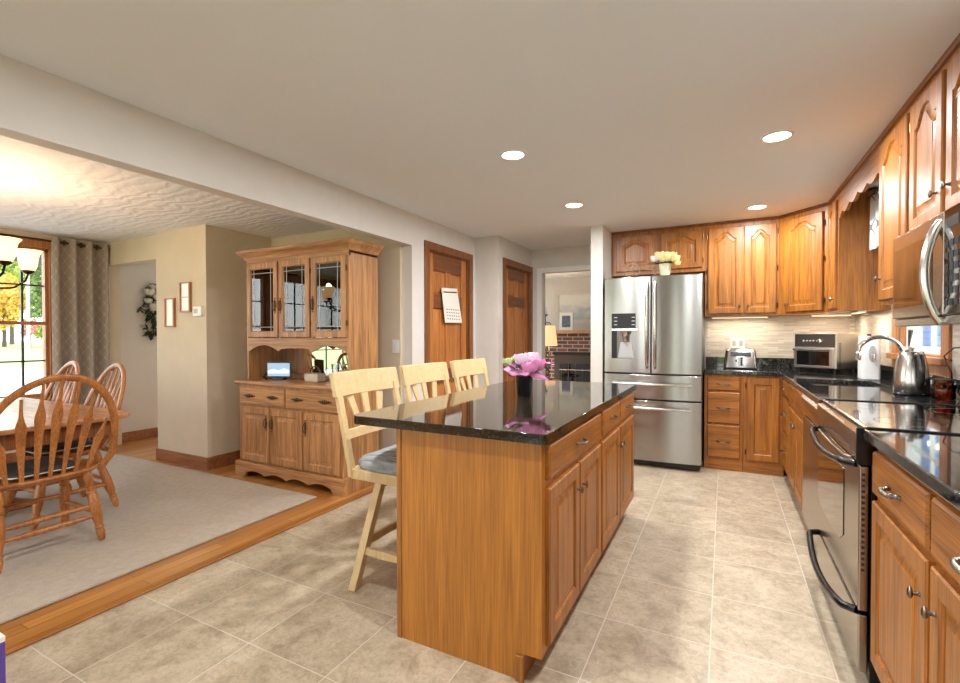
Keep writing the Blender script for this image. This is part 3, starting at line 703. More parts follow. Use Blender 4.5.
# dispenser
x0, x1 = -.978, -.733; fy = yf(-.98) - .004
obj('control_panel', M().box(x0, x1, yf(-.85) - .006, 4.73, 1.325, 1.468), BLACKM, dl_, bev=.002)
for i in range(3):
    for xx in (-.955, -.79): obj('button', M().box(xx, xx + .03, yf(-.85) - .0075, yf(-.85) - .0055, 1.355 + i * .035, 1.363 + i * .035), LGREY, dl_)
yb = yf(-.85) - .003
for p, q in ((x0, x0 + .05), (x1 - .03, x1)): obj('alcove_side', M().box(p, q, yb - .002, 4.73, 1.035, 1.30), BLACKM, dl_)
obj('alcove_back', M().box(x0 + .05, x1 - .03, yb, 4.73, 1.035, 1.30), STEELD, dl_)
obj('tongue', M().prism([(x0 + .06, yb - .001, 1.04), (x1 - .035, yb - .001, 1.04), (x1 - .06, yb - .001, 1.19), (x0 + .085, yb - .001, 1.19)], (0, -.006, 0)), LGREY, dl_, bev=.002)
obj('nozzle', M().lathe([(.045, 0), (.04, .03), (.026, .045), (.024, .085), (.014, .1)], (-.845, yb - .028, 1.30), (0, 0, -1), 14), STEELH, dl_)
obj('bezel', M().box(x0, x1, yb - .008, 4.73, 1.302, 1.322), STEELH, dl_)
# bicycle planter and flowers on the refrigerator
t = thing('bicycle_planter', 'small rusty wire bicycle ornament on top of the refrigerator', 'ornament', (-.72, 4.86, 1.816))
WIRE = P('weathered_wire', (158, 126, 96), .5, .3)
def ring(c, r, tr, n=24): return M().tube([(c[0] + r * cos(2 * pi * i / n), c[1], c[2] + r * sin(2 * pi * i / n)) for i in range(n)], tr, 6, closed=True)
for cx, rr in ((-.81, .075), (-.56, .065)):
    w = obj('wheel', ring((cx, 4.86, 1.8225 + rr), rr - .005, .0055), WIRE, t)
    m = M()
    for i in range(8): a = pi * i / 4; m.tube([(cx, 4.86, 1.8225 + rr), (cx + rr * cos(a) * .95, 4.86, 1.8225 + rr + rr * sin(a) * .95)], .0025, 5)
    obj('spoke', m, WIRE, w)
m = M().tube([(-.81, 4.86, 1.897), (-.80, 4.86, 1.96), (-.67, 4.86, 1.897), (-.56, 4.86, 1.887)], .0055, 6).tube([(-.80, 4.86, 1.955), (-.64, 4.86, 1.945), (-.67, 4.86, 1.897)], .0055, 6)
m.tube([(-.81, 4.86, 1.897), (-.81, 4.86, 1.99), (-.84, 4.86, 2.0)], .0055, 6).tube([(-.81, 4.83, 1.99), (-.81, 4.89, 1.99)], .0055, 6)
obj('bicycle_frame', m, WIRE, t)
obj('saddle', M().ball((-.635, 4.86, 1.955), .035, .02, .01), WIRE, t)
def rose(m, c, r, n=11, seed=1):
    rnd = random.Random(seed); c = Vector(c)
    m.ball((c.x, c.y, c.z + .1 * r), r * .3, r * .3, r * .5, 8, 6)
    for lay, (cnt, rad, e0, e1, fl) in enumerate(((3, .42, -40, 70, -.05), (5, .68, -55, 52, .06), (6, .92, -60, 30, .2))):
        for k in range(cnt):
            a0 = 2 * pi * (k + .5 * lay) / cnt + rnd.uniform(-.15, .15); wd = 2 * pi / cnt * .62; rows = []
            for i in range(6):
                v = i / 5; el = radians(e0 + (e1 - e0) * v); row = []
                for j in range(6):
                    u = -1 + 2 * j / 5; el2 = el - radians(16) * u * u * v
                    R_ = r * (rad + fl * v ** 3 + .03 * sin(5 * u + k))
                    a = a0 + wd * u * (.35 + .65 * sin(pi * (.12 + .7 * v)))
                    row.append(c + Vector((cos(a) * cos(el2), sin(a) * cos(el2), sin(el2))) * R_)
                rows.append(row)
            m.grid(rows)
    return m
t = thing('flower_pot', 'cream roses in a pale glass vase riding on the wire bicycle', 'flowers', (-.5, 4.775, 1.816))
obj('vase', M().lathe([(.04, 1.8162), (.05, 1.88), (.056, 1.93), (.05, 1.932), (.044, 1.88), (.032, 1.824)], (-.5, 4.775, 0), seg=18), P('frosted_vase', (206, 204, 176), .3), t)
for i, (x, y, z, r) in enumerate([(-.50, 4.76, 1.995, .068), (-.42, 4.775, 1.975, .05), (-.585, 4.765, 1.985, .045), (-.545, 4.79, 2.02, .05), (-.45, 4.80, 2.01, .05), (-.39, 4.765, 1.93, .028)]):
    obj('rose', rose(M(), (x, y, z), r, 11, i), CREAM if i != 2 else P('white_petal', (226, 222, 208), .7), t)
def leafm(m, c, d, l, w):
    c, d = Vector(c), Vector(d).normalized(); s = d.cross(Vector((.2, .1, 1))).normalized(); n = s.cross(d)
    rows = []
    for i in range(6):
        v = i / 5; k = sin(pi * min(.98, .08 + v * .9)) * w
        rows.append([c + d * (l * v) + s * (k * u) + n * (-.15 * l * v * v + .15 * w * abs(u)) for u in (-1, 0, 1)])
    return m.grid(rows)
m = M()
for i in range(9): a = i * .7; leafm(m, (-.5 + .04 * cos(a), 4.775 + .04 * sin(a), 1.93), (cos(a), sin(a) - .3, .25), .06, .022)
obj('leaf', m, LEAF, t)
# ------------------------------------------------------------------ range, dishwasher, microwave
t = thing('range', 'stainless slide-in range with black glass cooktop and black bar handles', 'range', (.75, 2.52, 0))
obj('body', M().box(.462, 1.06, 2.104, 2.938, .02, .921), BLACK, t, bev=.003)
FG = frame((.428, 0, 0), (0, 1, 0), (-1, 0, 0))
od = obj('oven_door', M().fbox(FG, 2.106, 2.936, .275, .795, -.030, 0), RSTEEL, t, bev=.006)
obj('window', M().prism([FG(y, z, .0005) for y, z in ((2.34, .46), (2.40, .425), (2.62, .41), (2.84, .425), (2.90, .46), (2.90, .725), (2.34, .725))], (-.002, 0, 0)), BGLASS, od)
for i in range(18):
    z = .42 + i * .02
    obj('vent_slot', M().box(.436, .445, 2.1045, 2.107, z, z + .009), BLACKM, od, smooth=False)
obj('control_panel', M().prism([(.458, 2.106, .929), (.425, 2.106, .905), (.420, 2.106, .845), (.432, 2.106, .80), (.462, 2.106, .80), (.462, 2.106, .929)], (0, .83, 0)), RSTEEL, t, bev=.003)
obj('side_cap', M().box(.418, .47, 2.099, 2.1055, .80, .932), BLACK, t, bev=.003)
dw = obj('warming_drawer', M().fbox(FG, 2.106, 2.936, .055, .262, -.03, 0), RSTEEL, t, bev=.006)
def bar(y0, y1, z, out, drop, mat, par, r=.012, nm='handle'):
    pts = [FG(y0, z, 0), FG(y0 + .02, z, out * .7)]
    for i in range(11):
        s = -1 + .2 * i; pts.append(FG((y0 + y1) / 2 + s * (y1 - y0 - .08) / 2, z - drop * (1 - s * s), out * (.85 + .35 * (1 - s * s))))
    pts += [FG(y1 - .02, z, out * .7), FG(y1, z, 0)]
    return obj(nm, M().tube(pts, r, 10), mat, par)
bar(2.16, 2.88, .79, .045, .02, BLACK, od, .013)
bar(2.22, 2.82, .80, .018, .0, STEELH, od, .005, 'trim_bar')
bar(2.14, 2.90, .262, .05, .035, BLACK, dw, .014)
ck = obj('cooktop', M().box(.452, 1.055, 2.104, 2.938, .9215, .931), BGLASS, t)
for i, y in enumerate((2.1, 2.934)): obj('edge_trim', M().box(.448, 1.06, y - .002, y + .011, .924, .936), BLACK, ck, bev=.002)
obj('front_trim', M().box(.440, .455, 2.106, 2.936, .9292, .934), RSTEEL, ck, bev=.001)
for x, y, r in ((.62, 2.32, .105), (.62, 2.72, .085), (.9, 2.32, .085), (.9, 2.72, .105)):
    m = M(); m.loops([[(x + q * cos(2 * pi * j / 40), y + q * sin(2 * pi * j / 40), .9313) for j in range(40)] for q in (r - .003, r)], False, False)
    obj('burner_ring', m, GREYD, ck)
t = thing('dishwasher', 'stainless dishwasher with curved black-edged control strip, left of the range', 'dishwasher', (.75, 3.27, 0))
obj('tub', M().box(.476, 1.05, 2.955, 3.592, .1, .888), BLACKM, t)
obj('toe_plate', M().box(.53, .56, 2.955, 3.592, 0, .098), BLACKM, t)
FDw = frame((.475, 0, 0), (0, 1, 0), (-1, 0, 0))
dd = obj('door', M().fbox(FDw, 2.957, 3.59, .11, .755, .001, .03), RSTEEL, t, bev=.005)
obj('control_strip', M().prism([(.474, 2.957, .765), (.447, 2.957, .765), (.432, 2.957, .80), (.437, 2.957, .86), (.452, 2.957, .884), (.474, 2.957, .884)], (0, .633, 0)), BGLASS, t, bev=.003)
obj('edge_band', M().prism([(.436, 2.96, .862), (.432, 2.96, .872), (.448, 2.96, .888), (.452, 2.96, .882)], (0, .627, 0)), STEELH, t)
t = thing('microwave', 'stainless over-the-range microwave with a bowed vertical handle', 'microwave', (.88, 2.43, 1.31))
FM = frame((.70, 0, 0), (0, 1, 0), (-1, 0, 0))
obj('case', M().box(.70, 1.085, 2.075, 2.77, 1.315, 1.695), STEELD, t, bev=.003)
md = obj('door', M().fbox(FM, 2.215, 2.77, 1.33, 1.692, 0, .022), RSTEEL, t, bev=.004)
obj('window', M().fbox(FM, 2.31, 2.745, 1.375, 1.63, .021, .0235), BGLASS, md)
obj('control_panel', M().fbox(FM, 2.076, 2.21, 1.33, 1.692, 0, .022), BGLASS, t, bev=.003)
for i in range(6):
    for j in range(3): obj('button', M().fbox(FM, 2.09 + j * .04, 2.117 + j * .04, 1.36 + i * .04, 1.383 + i * .04, .0215, .0235), BLACKM, t)
obj('display', M().fbox(FM, 2.09, 2.197, 1.625, 1.66, .0215, .0235), P('dim_display', (50, 70, 74), .2), t)
pts = [FM(2.25, 1.665 - .36 * i / 12, .016 + .045 * sin(pi * i / 12) ** .7) for i in range(13)]
obj('handle', M().tube(pts, .0155, 12), STEELH, md)
obj('vent_grille', M().box(.70, 1.08, 2.08, 2.76, 1.305, 1.3145), BLACKM, t)
obj('bottom_trim', M().fbox(FM, 2.077, 2.768, 1.296, 1.328, -.1, .014), RSTEEL, t, bev=.004)
# ------------------------------------------------------------------ things on the worktops
ZC = .9305
t = thing('toaster', 'wide steel four-slot toaster with a black control strip by the back wall', 'toaster', (.14, 5.33, ZC))
m = M(); b = rrect(-.005, .287, 5.22, 5.44, .03); tp = rrect(.012, .27, 5.235, 5.425, .03); t2 = rrect(.03, .252, 5.25, 5.41, .03)
m.loops([[(x, y, ZC + .012) for x, y in b], [(x, y, ZC + .02) for x, y in b], [(x, y, ZC + .175) for x, y in tp], [(x, y, ZC + .192) for x, y in t2]])
obj('shell', m, STEEL, t)
obj('base', M().box(.0, .282, 5.225, 5.435, ZC, ZC + .0125), BLACK, t, bev=.003)
obj('control_strip', M().prism([(.055, 5.2275, ZC + .125), (.23, 5.2275, ZC + .125), (.23, 5.2335, ZC + .16), (.055, 5.2335, ZC + .16)], (0, -.004, 0)), BLACK, t)
obj('keypad', M().prism([(.115, 5.2195, ZC + .025), (.165, 5.2195, ZC + .025), (.165, 5.229, ZC + .115), (.115, 5.229, ZC + .115)], (0, -.004, 0)), LGREY, t)
for i in range(4): obj('button', M().lathe([(.009, 0), (.008, .004)], (.148, 5.217 + .002 * i, ZC + .04 + i * .02), (0, -1, 0), 10), BLACK, t)
for y in (5.30, 5.36): obj('slot', M().box(.05, .235, y - .012, y + .012, ZC + .1915, ZC + .1935), BLACKM, t)
obj('lever', M().box(.095, .11, 5.214, 5.2245, ZC + .07, ZC + .085), BLACK, t, bev=.002)
# toaster oven, turned into the corner
def oven():
    a = radians(40); c, s = cos(a), sin(a); O = Vector((.568, 5.16, ZC))
    A = Vector((c, -s, 0)); N = Vector((-s, -c, 0)); F = frame(O, A, N)
    w, d, h = .36, .32, .345
    t = thing('toaster_oven', 'steel countertop toaster oven with glass door angled in the corner', 'oven', O + A * w / 2 - N * d / 2)
    for aa in (.03, w - .03):
        for n in (-.03, -d + .03): obj('foot', M().lathe([(.014, 0), (.014, .036)], F(aa, 0, n), seg=10), BLACK, t)
    obj('shell', M().fbox(F, 0, w, .035, h, -d, 0), P('oven_steel', (214, 208, 200), .34, 1), t, bev=.008)
    for i in range(12):
        obj('vent_slot', M().add([F(w + .0005, .06 + i * .017 + q, n) for q, n in ((0, -.06), (0, -.03), (.008, -.03), (.008, -.06))], [(0, 1, 2, 3)]), BLACKM, t)
    obj('control_panel', M().fbox(F, .012, w - .012,   .222, h - .012, 0, .006), STEELD, t, bev=.002)
    dr = obj('door', M().fbox(F, .008, w - .02, .042, .212, 0, .016), P('oven_frame', (214, 208, 200), .3, 1), t, bev=.004)
    obj('window', M().fbox(F, .035, w - .05,   .062, .186, .0155, .018), BGLASS, dr)
    m = M().tube([F(.02, .198, .045), F(w - .03, .198, .045)], .008, 8)
    for aa in (.035, w - .045): m.tube([F(aa, .195, .01), F(aa, .198, .045)], .006, 6)
    obj('handle', m, STEELH, dr)
    for i in range(4): obj('button', M().lathe([(.008, 0), (.007, .005)], F(.09 + .028 * i, .275, .006), N, 10), LGREY, t)
    obj('dial', M().lathe([(.022, 0), (.02, .016), (.017, .018)], F(.23, .27, .006), N, 16), STEELH, t)
oven()
t = thing('water_dispenser', 'tall white countertop dispenser with a grey oval and spout, beyond the faucet', 'dispenser', (.95, 4.42, ZC))
FX = frame((0, 4.36, 0), (1, 0, 0), (0, -1, 0))
obj('housing', M().loops([[(x, y, z) for x, y in rrect(.897, 1.008, 4.36, 4.50, .02)] for z in (ZC, ZC + .32)]), PLASW, t, bev=.006)
obj('tap_plate', M().loops([[FX(.957 + .022 * cos(2 * pi * i / 24), ZC + .19 + .06 * sin(2 * pi * i / 24), n) for i in range(24)] for n in (.0, .008)]), LGREY, t, bev=.002)
obj('spout', M().tube([FX(.957, ZC + .19, .004), FX(.957, ZC + .185, .03), FX(.957, ZC + .14, .04)], [.014, .012, .009], 10), CHROME, t)
obj('drip_tray', M().box(.93, .985, 4.30, 4.3595, ZC, ZC + .012), LGREY, t, bev=.003)
obj('lid_button', M().lathe([(.014, 0), (.012, .014)], (.95, 4.42, ZC + .32), seg=12), BLACK, t)
kx, ky = .916, 3.40
t = thing('electric_kettle', 'brushed steel electric kettle with a dark handle on the worktop by the range', 'kettle', (kx, ky, ZC))
obj('power_base', M().lathe([(.078, 0), (.08, .006), (.076, .014)], (kx, ky, ZC), seg=24), BLACK, t)
obj('body', M().lathe([(.074, .0145), (.078, .02), (.077, .08), (.068, .16), (.058, .215), (.054, .226)], (kx, ky, ZC), seg=32), P('kettle_steel', (206, 202, 196), .2, 1), t)
obj('lid', M().lathe([(.054, .2262), (.05, .236), (.02, .244), (.012, .25), (.014, .258), (.004, .262)], (kx, ky, ZC), seg=24), STEELH, t)
hd = Vector((.12, -.99, 0)).normalized(); kc = Vector((kx, ky, ZC))
obj('handle', M().tube([kc + hd * .05 + Vector((0, 0, .222)), kc + hd * .09 + Vector((0, 0, .215)), kc + hd * .108 + Vector((0, 0, .16)), kc + hd * .104 + Vector((0, 0, .09)), kc + hd * .075 + Vector((0, 0, .05))], [.012, .015, .016, .015, .012], 10), P('kettle_handle', (84, 82, 80), .22, .6), t)
obj('spout', M().prism([kc - hd * .045 + Vector((.018, .018, .17)), kc - hd * .045 + Vector((-.018, -.018, .17)), kc - hd * .085 + Vector((0, 0, .215))], (0, 0, .02)), STEELH, t, bev=.004)
obj('cord', M().tube([(kx + .07, ky - .02, ZC + .006), (1.02, 3.34, ZC + .005), (1.05, 3.30, ZC + .03), (1.04, 3.27, ZC + .13), (1.0, 3.24, ZC + .22), (1.03, 3.22, ZC + .262), (1.062, 3.20, ZC + .265)], .0035, 6), BLACK, t)
obj('plug', M().box(1.055, 1.0755, 3.185, 3.215, ZC + .25, ZC + .28), BLACK, t, bev=.003)
def outlet(name, label, F, a, b, w, h, n=0):
    t = thing(name, label, 'outlet', F(a, b, n))
    obj('plate', M().fbox(F, a - w / 2, a + w / 2, b - h / 2, b + h / 2, n, n + .006), PLASW, t, bev=.002)
    for k in ((-1, 1) if w > h else (0,)):
        obj('socket', M().fbox(F, a + k * w * .24 - .016, a + k * w * .24 + .016, b - .028, b + .028, n + .0055, n + .008), LGREY if w > h else PLASW, t, bev=.001)
    return t
outlet('outlet_plate', 'double white outlet plate on the back tile, above the toaster', frame((0, 5.512, 0), (1, 0, 0), (0, -1, 0)), .12, 1.175, .13, .115)
outlet('outlet_plate', 'white outlet plate on the side tile holding the kettle plug', frame((1.082, 0, 0), (0, 1, 0), (-1, 0, 0)), 3.20, ZC + .265, .075, .115)
outlet('outlet_plate', 'white outlet plate on the side tile near the corner, beside the dispenser', frame((1.082, 0, 0), (0, 1, 0), (-1, 0, 0)), 4.5, 1.18, .075, .115)
t = thing('glass_jar', 'small amber glass jar on the worktop to the right of the kettle', 'jar', (1.0, 3.24, ZC))
obj('body', M().lathe([(.042, 0), (.046, .006), (.046, .07), (.036, .085), (.033, .085), (.042, .07), (.042, .008), (.01, .006)], (1.0, 3.24, ZC), seg=20), AMBER, t)
obj('lid', M().lathe([(.038, .0855), (.038, .1), (.004, .102)], (1.0, 3.24, ZC), seg=20), BRASSD, t)
t = thing('utensil_cup', 'white ceramic cup with a dark spatula on the sink window sill', 'cup', (1.065, 4.02, 1.1315))
obj('cup', M().lathe([(.02, 0), (.024, .05), (.022, .05), (.018, .004)], (1.065, 4.02, 1.1315), seg=18), PLASW, t)
obj('spatula', M().tube([(1.065, 4.02, 1.137), (1.065, 4.0, 1.20), (1.065, 3.97, 1.29)], [.005, .006, .014], 8), STEELD, t)
# white patterned curtain over the sink window
def curtain(name, P0, P1, z0, z1, depth, folds, mat, dirn, parent=None, thick=.003, nx=96, uw=1.0):
    P0, P1, dirn = Vector(P0), Vector(P1), Vector(dirn); m = M(); L = (P1 - P0).length
    rows = []; uv = []
    for k in range(2):
        for i in range(2):
            z = (z0, z1)[i]; r = []
            for j in range(nx + 1):
                u = j / nx; q = P0.lerp(P1, u) + dirn * (depth * sin(2 * pi * folds * u) + k * thick)
                r.append((q.x, q.y, z)); uv.append((u * L * uw, z))
            rows.append(r)
    n = nx + 1
    for k in range(2): m.grid(rows[2 * k:2 * k + 2])
    m.uv = uv
    b = n * 2
    e = [(j, j + 1, b + j + 1, b + j) for j in range(nx)] + [(n + j, n + j + 1, b + n + j + 1, b + n + j) for j in range(nx)] + [(0, n, b + n, b), (nx, n + nx, b + n + nx, b + nx)]
    m.f += e
    return obj(name, m, mat, parent)
t = thing('window_curtain', 'white curtain with grey trellis lines hanging over the sink window', 'curtain', (.955, 3.93, 1.88))
curtain('fabric', (.955, 3.42, 0), (.955, 4.43, 0), 1.88, 2.27, .012, 7, CURTW, (1, 0, 0), t)
obj('rod', M().tube([(.955, 3.372, 2.28), (.955, 4.479, 2.28)], .008, 8), STEELD, t)
# ------------------------------------------------------------------ recessed lights
def can(x, y, label):
    t = thing('recessed_light', label, 'light', (x, y, H))
    obj('trim_ring', M().loops([[(x + r * cos(2 * pi * j / 32), y + r * sin(2 * pi * j / 32), z) for j in range(32)] for r, z in ((.082, H - .0005), (.082, H - .003), (.066, H - .006), (.064, H - .001))], False, False), WHITE, t)
    obj('lens', M().lathe([(.064, -.004), (.064, -.002)], (x, y, H), seg=32), LED, t)
    l = bpy.data.lights.new('lamp', 'AREA'); l.shape = 'DISK'; l.size = .13; l.energy = CAN_POWER; l.color = (.93, .97, 1)
    lo = bpy.data.objects.new('lamp', l); COL.objects.link(lo); lo.parent = t; lo.location = (0, 0, -.008)
can(.254, 3.094, 'recessed ceiling light nearest the microwave cabinets')
can(-1.149, 2.665, 'recessed ceiling light above the middle of the island, near the header')
can(-1.134, 3.929, 'recessed ceiling light in front of the doorway to the living room')
can(.245, 4.723, 'recessed ceiling light nearest the corner wall cabinets')
can(-1.198, 1.03, 'recessed ceiling light at the very top edge, nearest the camera')
can(.25, 1.3, 'recessed ceiling light behind the frame above the near worktop')
# ------------------------------------------------------------------ bar stools
def stool():
    t = thing('bar_stool', 'x', 'stool', (0, 0, 0), 'pale wooden bar stools along the island')
    sz = .60
    for sx in (-1, 1):
        for sy in (-1, 1):
            top, bot = Vector((sx * .11, sy * .10, .545)), Vector((sx * .205, sy * .20, 0)); w = .021
            ax = Vector((w, 0, 0)); ay = Vector((0, w, 0))
            obj('leg', M().loops([[p + ax * a + ay * b for a, b in ((-1, -1), (1, -1), (1, 1), (-1, 1))] for p in (bot, top)]), PALE, t, bev=.003)
    f = lambda z: (.11 + (.545 - z) / .545 * .095, .10 + (.545 - z) / .545 * .10)
    for z, ax in ((.23, 0), (.19, 1)):
        fx, fy = f(z)
        for s in (-1, 1):
            if ax == 0: obj('stretcher', M().box(-fx, fx, s * fy - .011, s * fy + .011, z - .018, z + .018), PALE, t, bev=.002)
            else: obj('stretcher', M().box(s * fx - .011, s * fx + .011, -fy, fy, z - .018, z + .018), PALE, t, bev=.002)
    obj('swivel_plate', M().lathe([(.11, .5452), (.11, .559)], seg=24), BLACKM, t)
    obj('subframe', M().box(-.14, .14, -.13, .13, .53, .548), PALE, t)
    obj('seat_frame', M().prism([(x, y, .56) for x, y in rrect(-.235, .235, -.205, .205, .03)], (0, 0, .05)), PALE, t, bev=.004)
    Ls = []
    for k, (d, z) in enumerate(((.012, .6105), (.004, .63), (.006, .65), (.02, .668), (.05, .678), (.1, .684))):
        Ls.append([(x, y, z) for x, y in rrect(-.235 + d, .235 - d, -.175 + d, .205 - d, max(.05 - d * .3, .012), 6)])
    obj('cushion', M().loops(Ls), SEATF, t)
    back = lambda z: -.19 - max(0, z - .60) * .23
    for s in (-1, 1):
        pts = [(s * .226, back(z), z) for z in (.57, .62, 1.0)]
        m = M(); m.loops([[(x + a * .018, y + b * .0115, z) for a, b in ((-1, -1), (1, -1), (1, 1), (-1, 1))] for x, y, z in pts])
        obj('back_post', m, PALE, t, bev=.003)
    def rail(z0, z1, bow, th):
        Ls = []
        for i in range(13):
            u = -1 + i / 6; x = u * .254; b = -bow * (1 - u * u)
            Ls.append([(x, back(z0) + b - th, z0), (x, back(z0) + b + th, z0), (x, back(z1) + b + th, z1), (x, back(z1) + b - th, z1)])
        return M().loops(Ls)
    obj('top_rail', rail(.955, 1.075, .028, .015), PALE, t, bev=.004)
    m = rail(.745, .79, .02, .010)
    m.v = [(x * .86, y, z) for x, y, z in m.v]
    obj('lower_rail', m, PALE, t, bev=.003)
    for xt, xb, w in ((-.115, -.055, .034), (.02, .02, .034), (.14, .08, .034)):
        m = M(); m.loops([[(x + a * w * k, back(z) - .02 + b * .006, z) for a, b in ((-.5, -1), (.5, -1), (.5, 1), (-.5, 1))] for x, z, k in ((xb, .77, .9), ((xt + xb) / 2, .87, 1.2), (xt, .98, 1.5))])
        obj('slat', m, PALE, t, bev=.002)
    return t
st = stool(); st.rotation_euler.z = -pi / 2; st.location = (-1.43, 1.99, 0); st['label'] = 'pale wooden bar stool with grey seat nearest the camera, at the island corner'
dup(st, (-1.43, 2.555, 0), 'pale wooden bar stool in the middle of the row, at the long island side')
dup(st, (-1.43, 3.15, 0), 'pale wooden bar stool at the far end, in front of the pantry door')
# vase of flowers on the island
vx, vy, vz = -1.01, 2.50, .9145
t = thing('flower_vase', 'black tapered pot of pink-wrapped flowers standing on the granite island', 'flowers', (vx, vy, vz))
obj('pot', M().lathe([(.036, 0), (.038, .004), (.049, .118), (.046, .12), (.036, .01), (.01, .008)], (vx, vy, vz), seg=24), BLACK, t)
obj('saucer_rim', M().lathe([(.0375, 0), (.0385, .008)], (vx, vy, vz), seg=24, cap=False), BLACK, t)
m = M(); rnd = random.Random(4); K = 40; rows = []
for i in range(8):
    v = i / 7; r = []
    for j in range(K + 1):
        a = 2 * pi * j / K
        rad = .04 + v * (.068 + .03 * sin(3 * a + .6) + .022 * sin(5 * a) + .008 * sin(11 * a + i)) + (.05 * v * v if abs((a - .9 + pi) % (2 * pi) - pi) < .35 else 0)
        z = .112 + .085 * sin(v * 1.7) * (.75 + .35 * sin(2 * a + 1.2)) - .02 * v * v + .008 * sin(9 * a + 2 * i) * v
        r.append((vx + rad * cos(a), vy + rad * sin(a), vz + z))
    rows.append(r)
m.grid(rows); o = obj('tissue_wrap', m, PINKT, t); sd = o.modifiers.new('solid', 'SOLIDIFY'); sd.thickness = .0012
m = M().add([Vector((vx, vy, vz)) + Vector(p) for p in ((.03, -.03, .135), (.05, .0, .16), (.10, .03, .125), (.145, .045, .085), (.11, .0, .10), (.06, -.04, .115))], [(0, 1, 5), (1, 2, 4, 5), (2, 3, 4)])
o = obj('tissue_corner', m, PINKT, t); sd = o.modifiers.new('solid', 'SOLIDIFY'); sd.thickness = .0012
for i, (x, y, z, r, mt) in enumerate([(-.005, -.02, .215, .045, LILAC), (.045, .0, .21, .045, LILAC), (.03, .04, .225, .04, LILAC), (-.085, -.02, .195, .036, GREENP), (-.055, .03, .205, .034, GREENP), (.075, -.005, .185, .05, PINKT), (.055, -.05, .17, .045, PINKT)]):
    obj('bloom', rose(M(), (vx + x, vy + y, vz + z), r, 14, i + 20), mt, t)
m = M()
for i in range(16):
    a = i * 1.1; leafm(m, (vx + .05 * cos(a), vy + .05 * sin(a), vz + .15), (cos(a), sin(a), .5 + .5 * sin(i)), .075, .014)
obj('leaf', m, LEAF, t)
# ------------------------------------------------------------------ dining furniture
S_R = M(); tag(obj('area_rug', M().prism([(-2.80, -1.2, .001), (-2.80, 2.66, .001), (-6.05, 2.66, .001), (-6.05, -1.2, .001)], (0, 0, .014)), RUGM, None, bev=.004), 'large taupe pile rug on the dining room hardwood floor', 'rug')
TX0, TX1, TY0, TY1 = -5.40, -3.53, .72, 1.79
t = thing('dining_table', 'oak dining table with rounded corners on the taupe rug', 'table', ((TX0 + TX1) / 2, (TY0 + TY1) / 2, .0155))
obj('tabletop', M().prism([(x, y, .71) for x, y in rrect(TX0, TX1, TY0, TY1, .16, 8)], (0, 0, .03)), TBX, t, bev=.01, seg=3)
m = M(); a = rrect(TX0 + .07, TX1 - .07, TY0 + .07, TY1 - .07, .1, 6); b = rrect(TX0 + .095, TX1 - .095, TY0 + .095, TY1 - .095, .08, 6)
m.loops([[(x, y, .70999) for x, y in a], [(x, y, .61) for x, y in a], [(x, y, .61) for x, y in b], [(x, y, .70999) for x, y in b]], False, False)
obj('apron', m, TBD, t)
for x in (-4.53,):
    obj('pedestal', M().lathe([(.09, .10), (.075, .14), (.05, .2), (.085, .33), (.095, .4), (.06, .5), (.08, .56), (.1, .7095)], (x, 1.255, 0), seg=24), TBD, t)
    obj('foot_beam', M().loops([[(x - .045, 1.255 + s * .33, .016), (x + .045, 1.255 + s * .33, .016), (x + .045, 1.255 + s * .33, .05 + (.07 if abs(s) < .6 else 0)), (x - .045, 1.255 + s * .33, .05 + (.07 if abs(s) < .6 else 0))] for s in (-1, -.5, .5, 1)]), TBD, t, bev=.01)
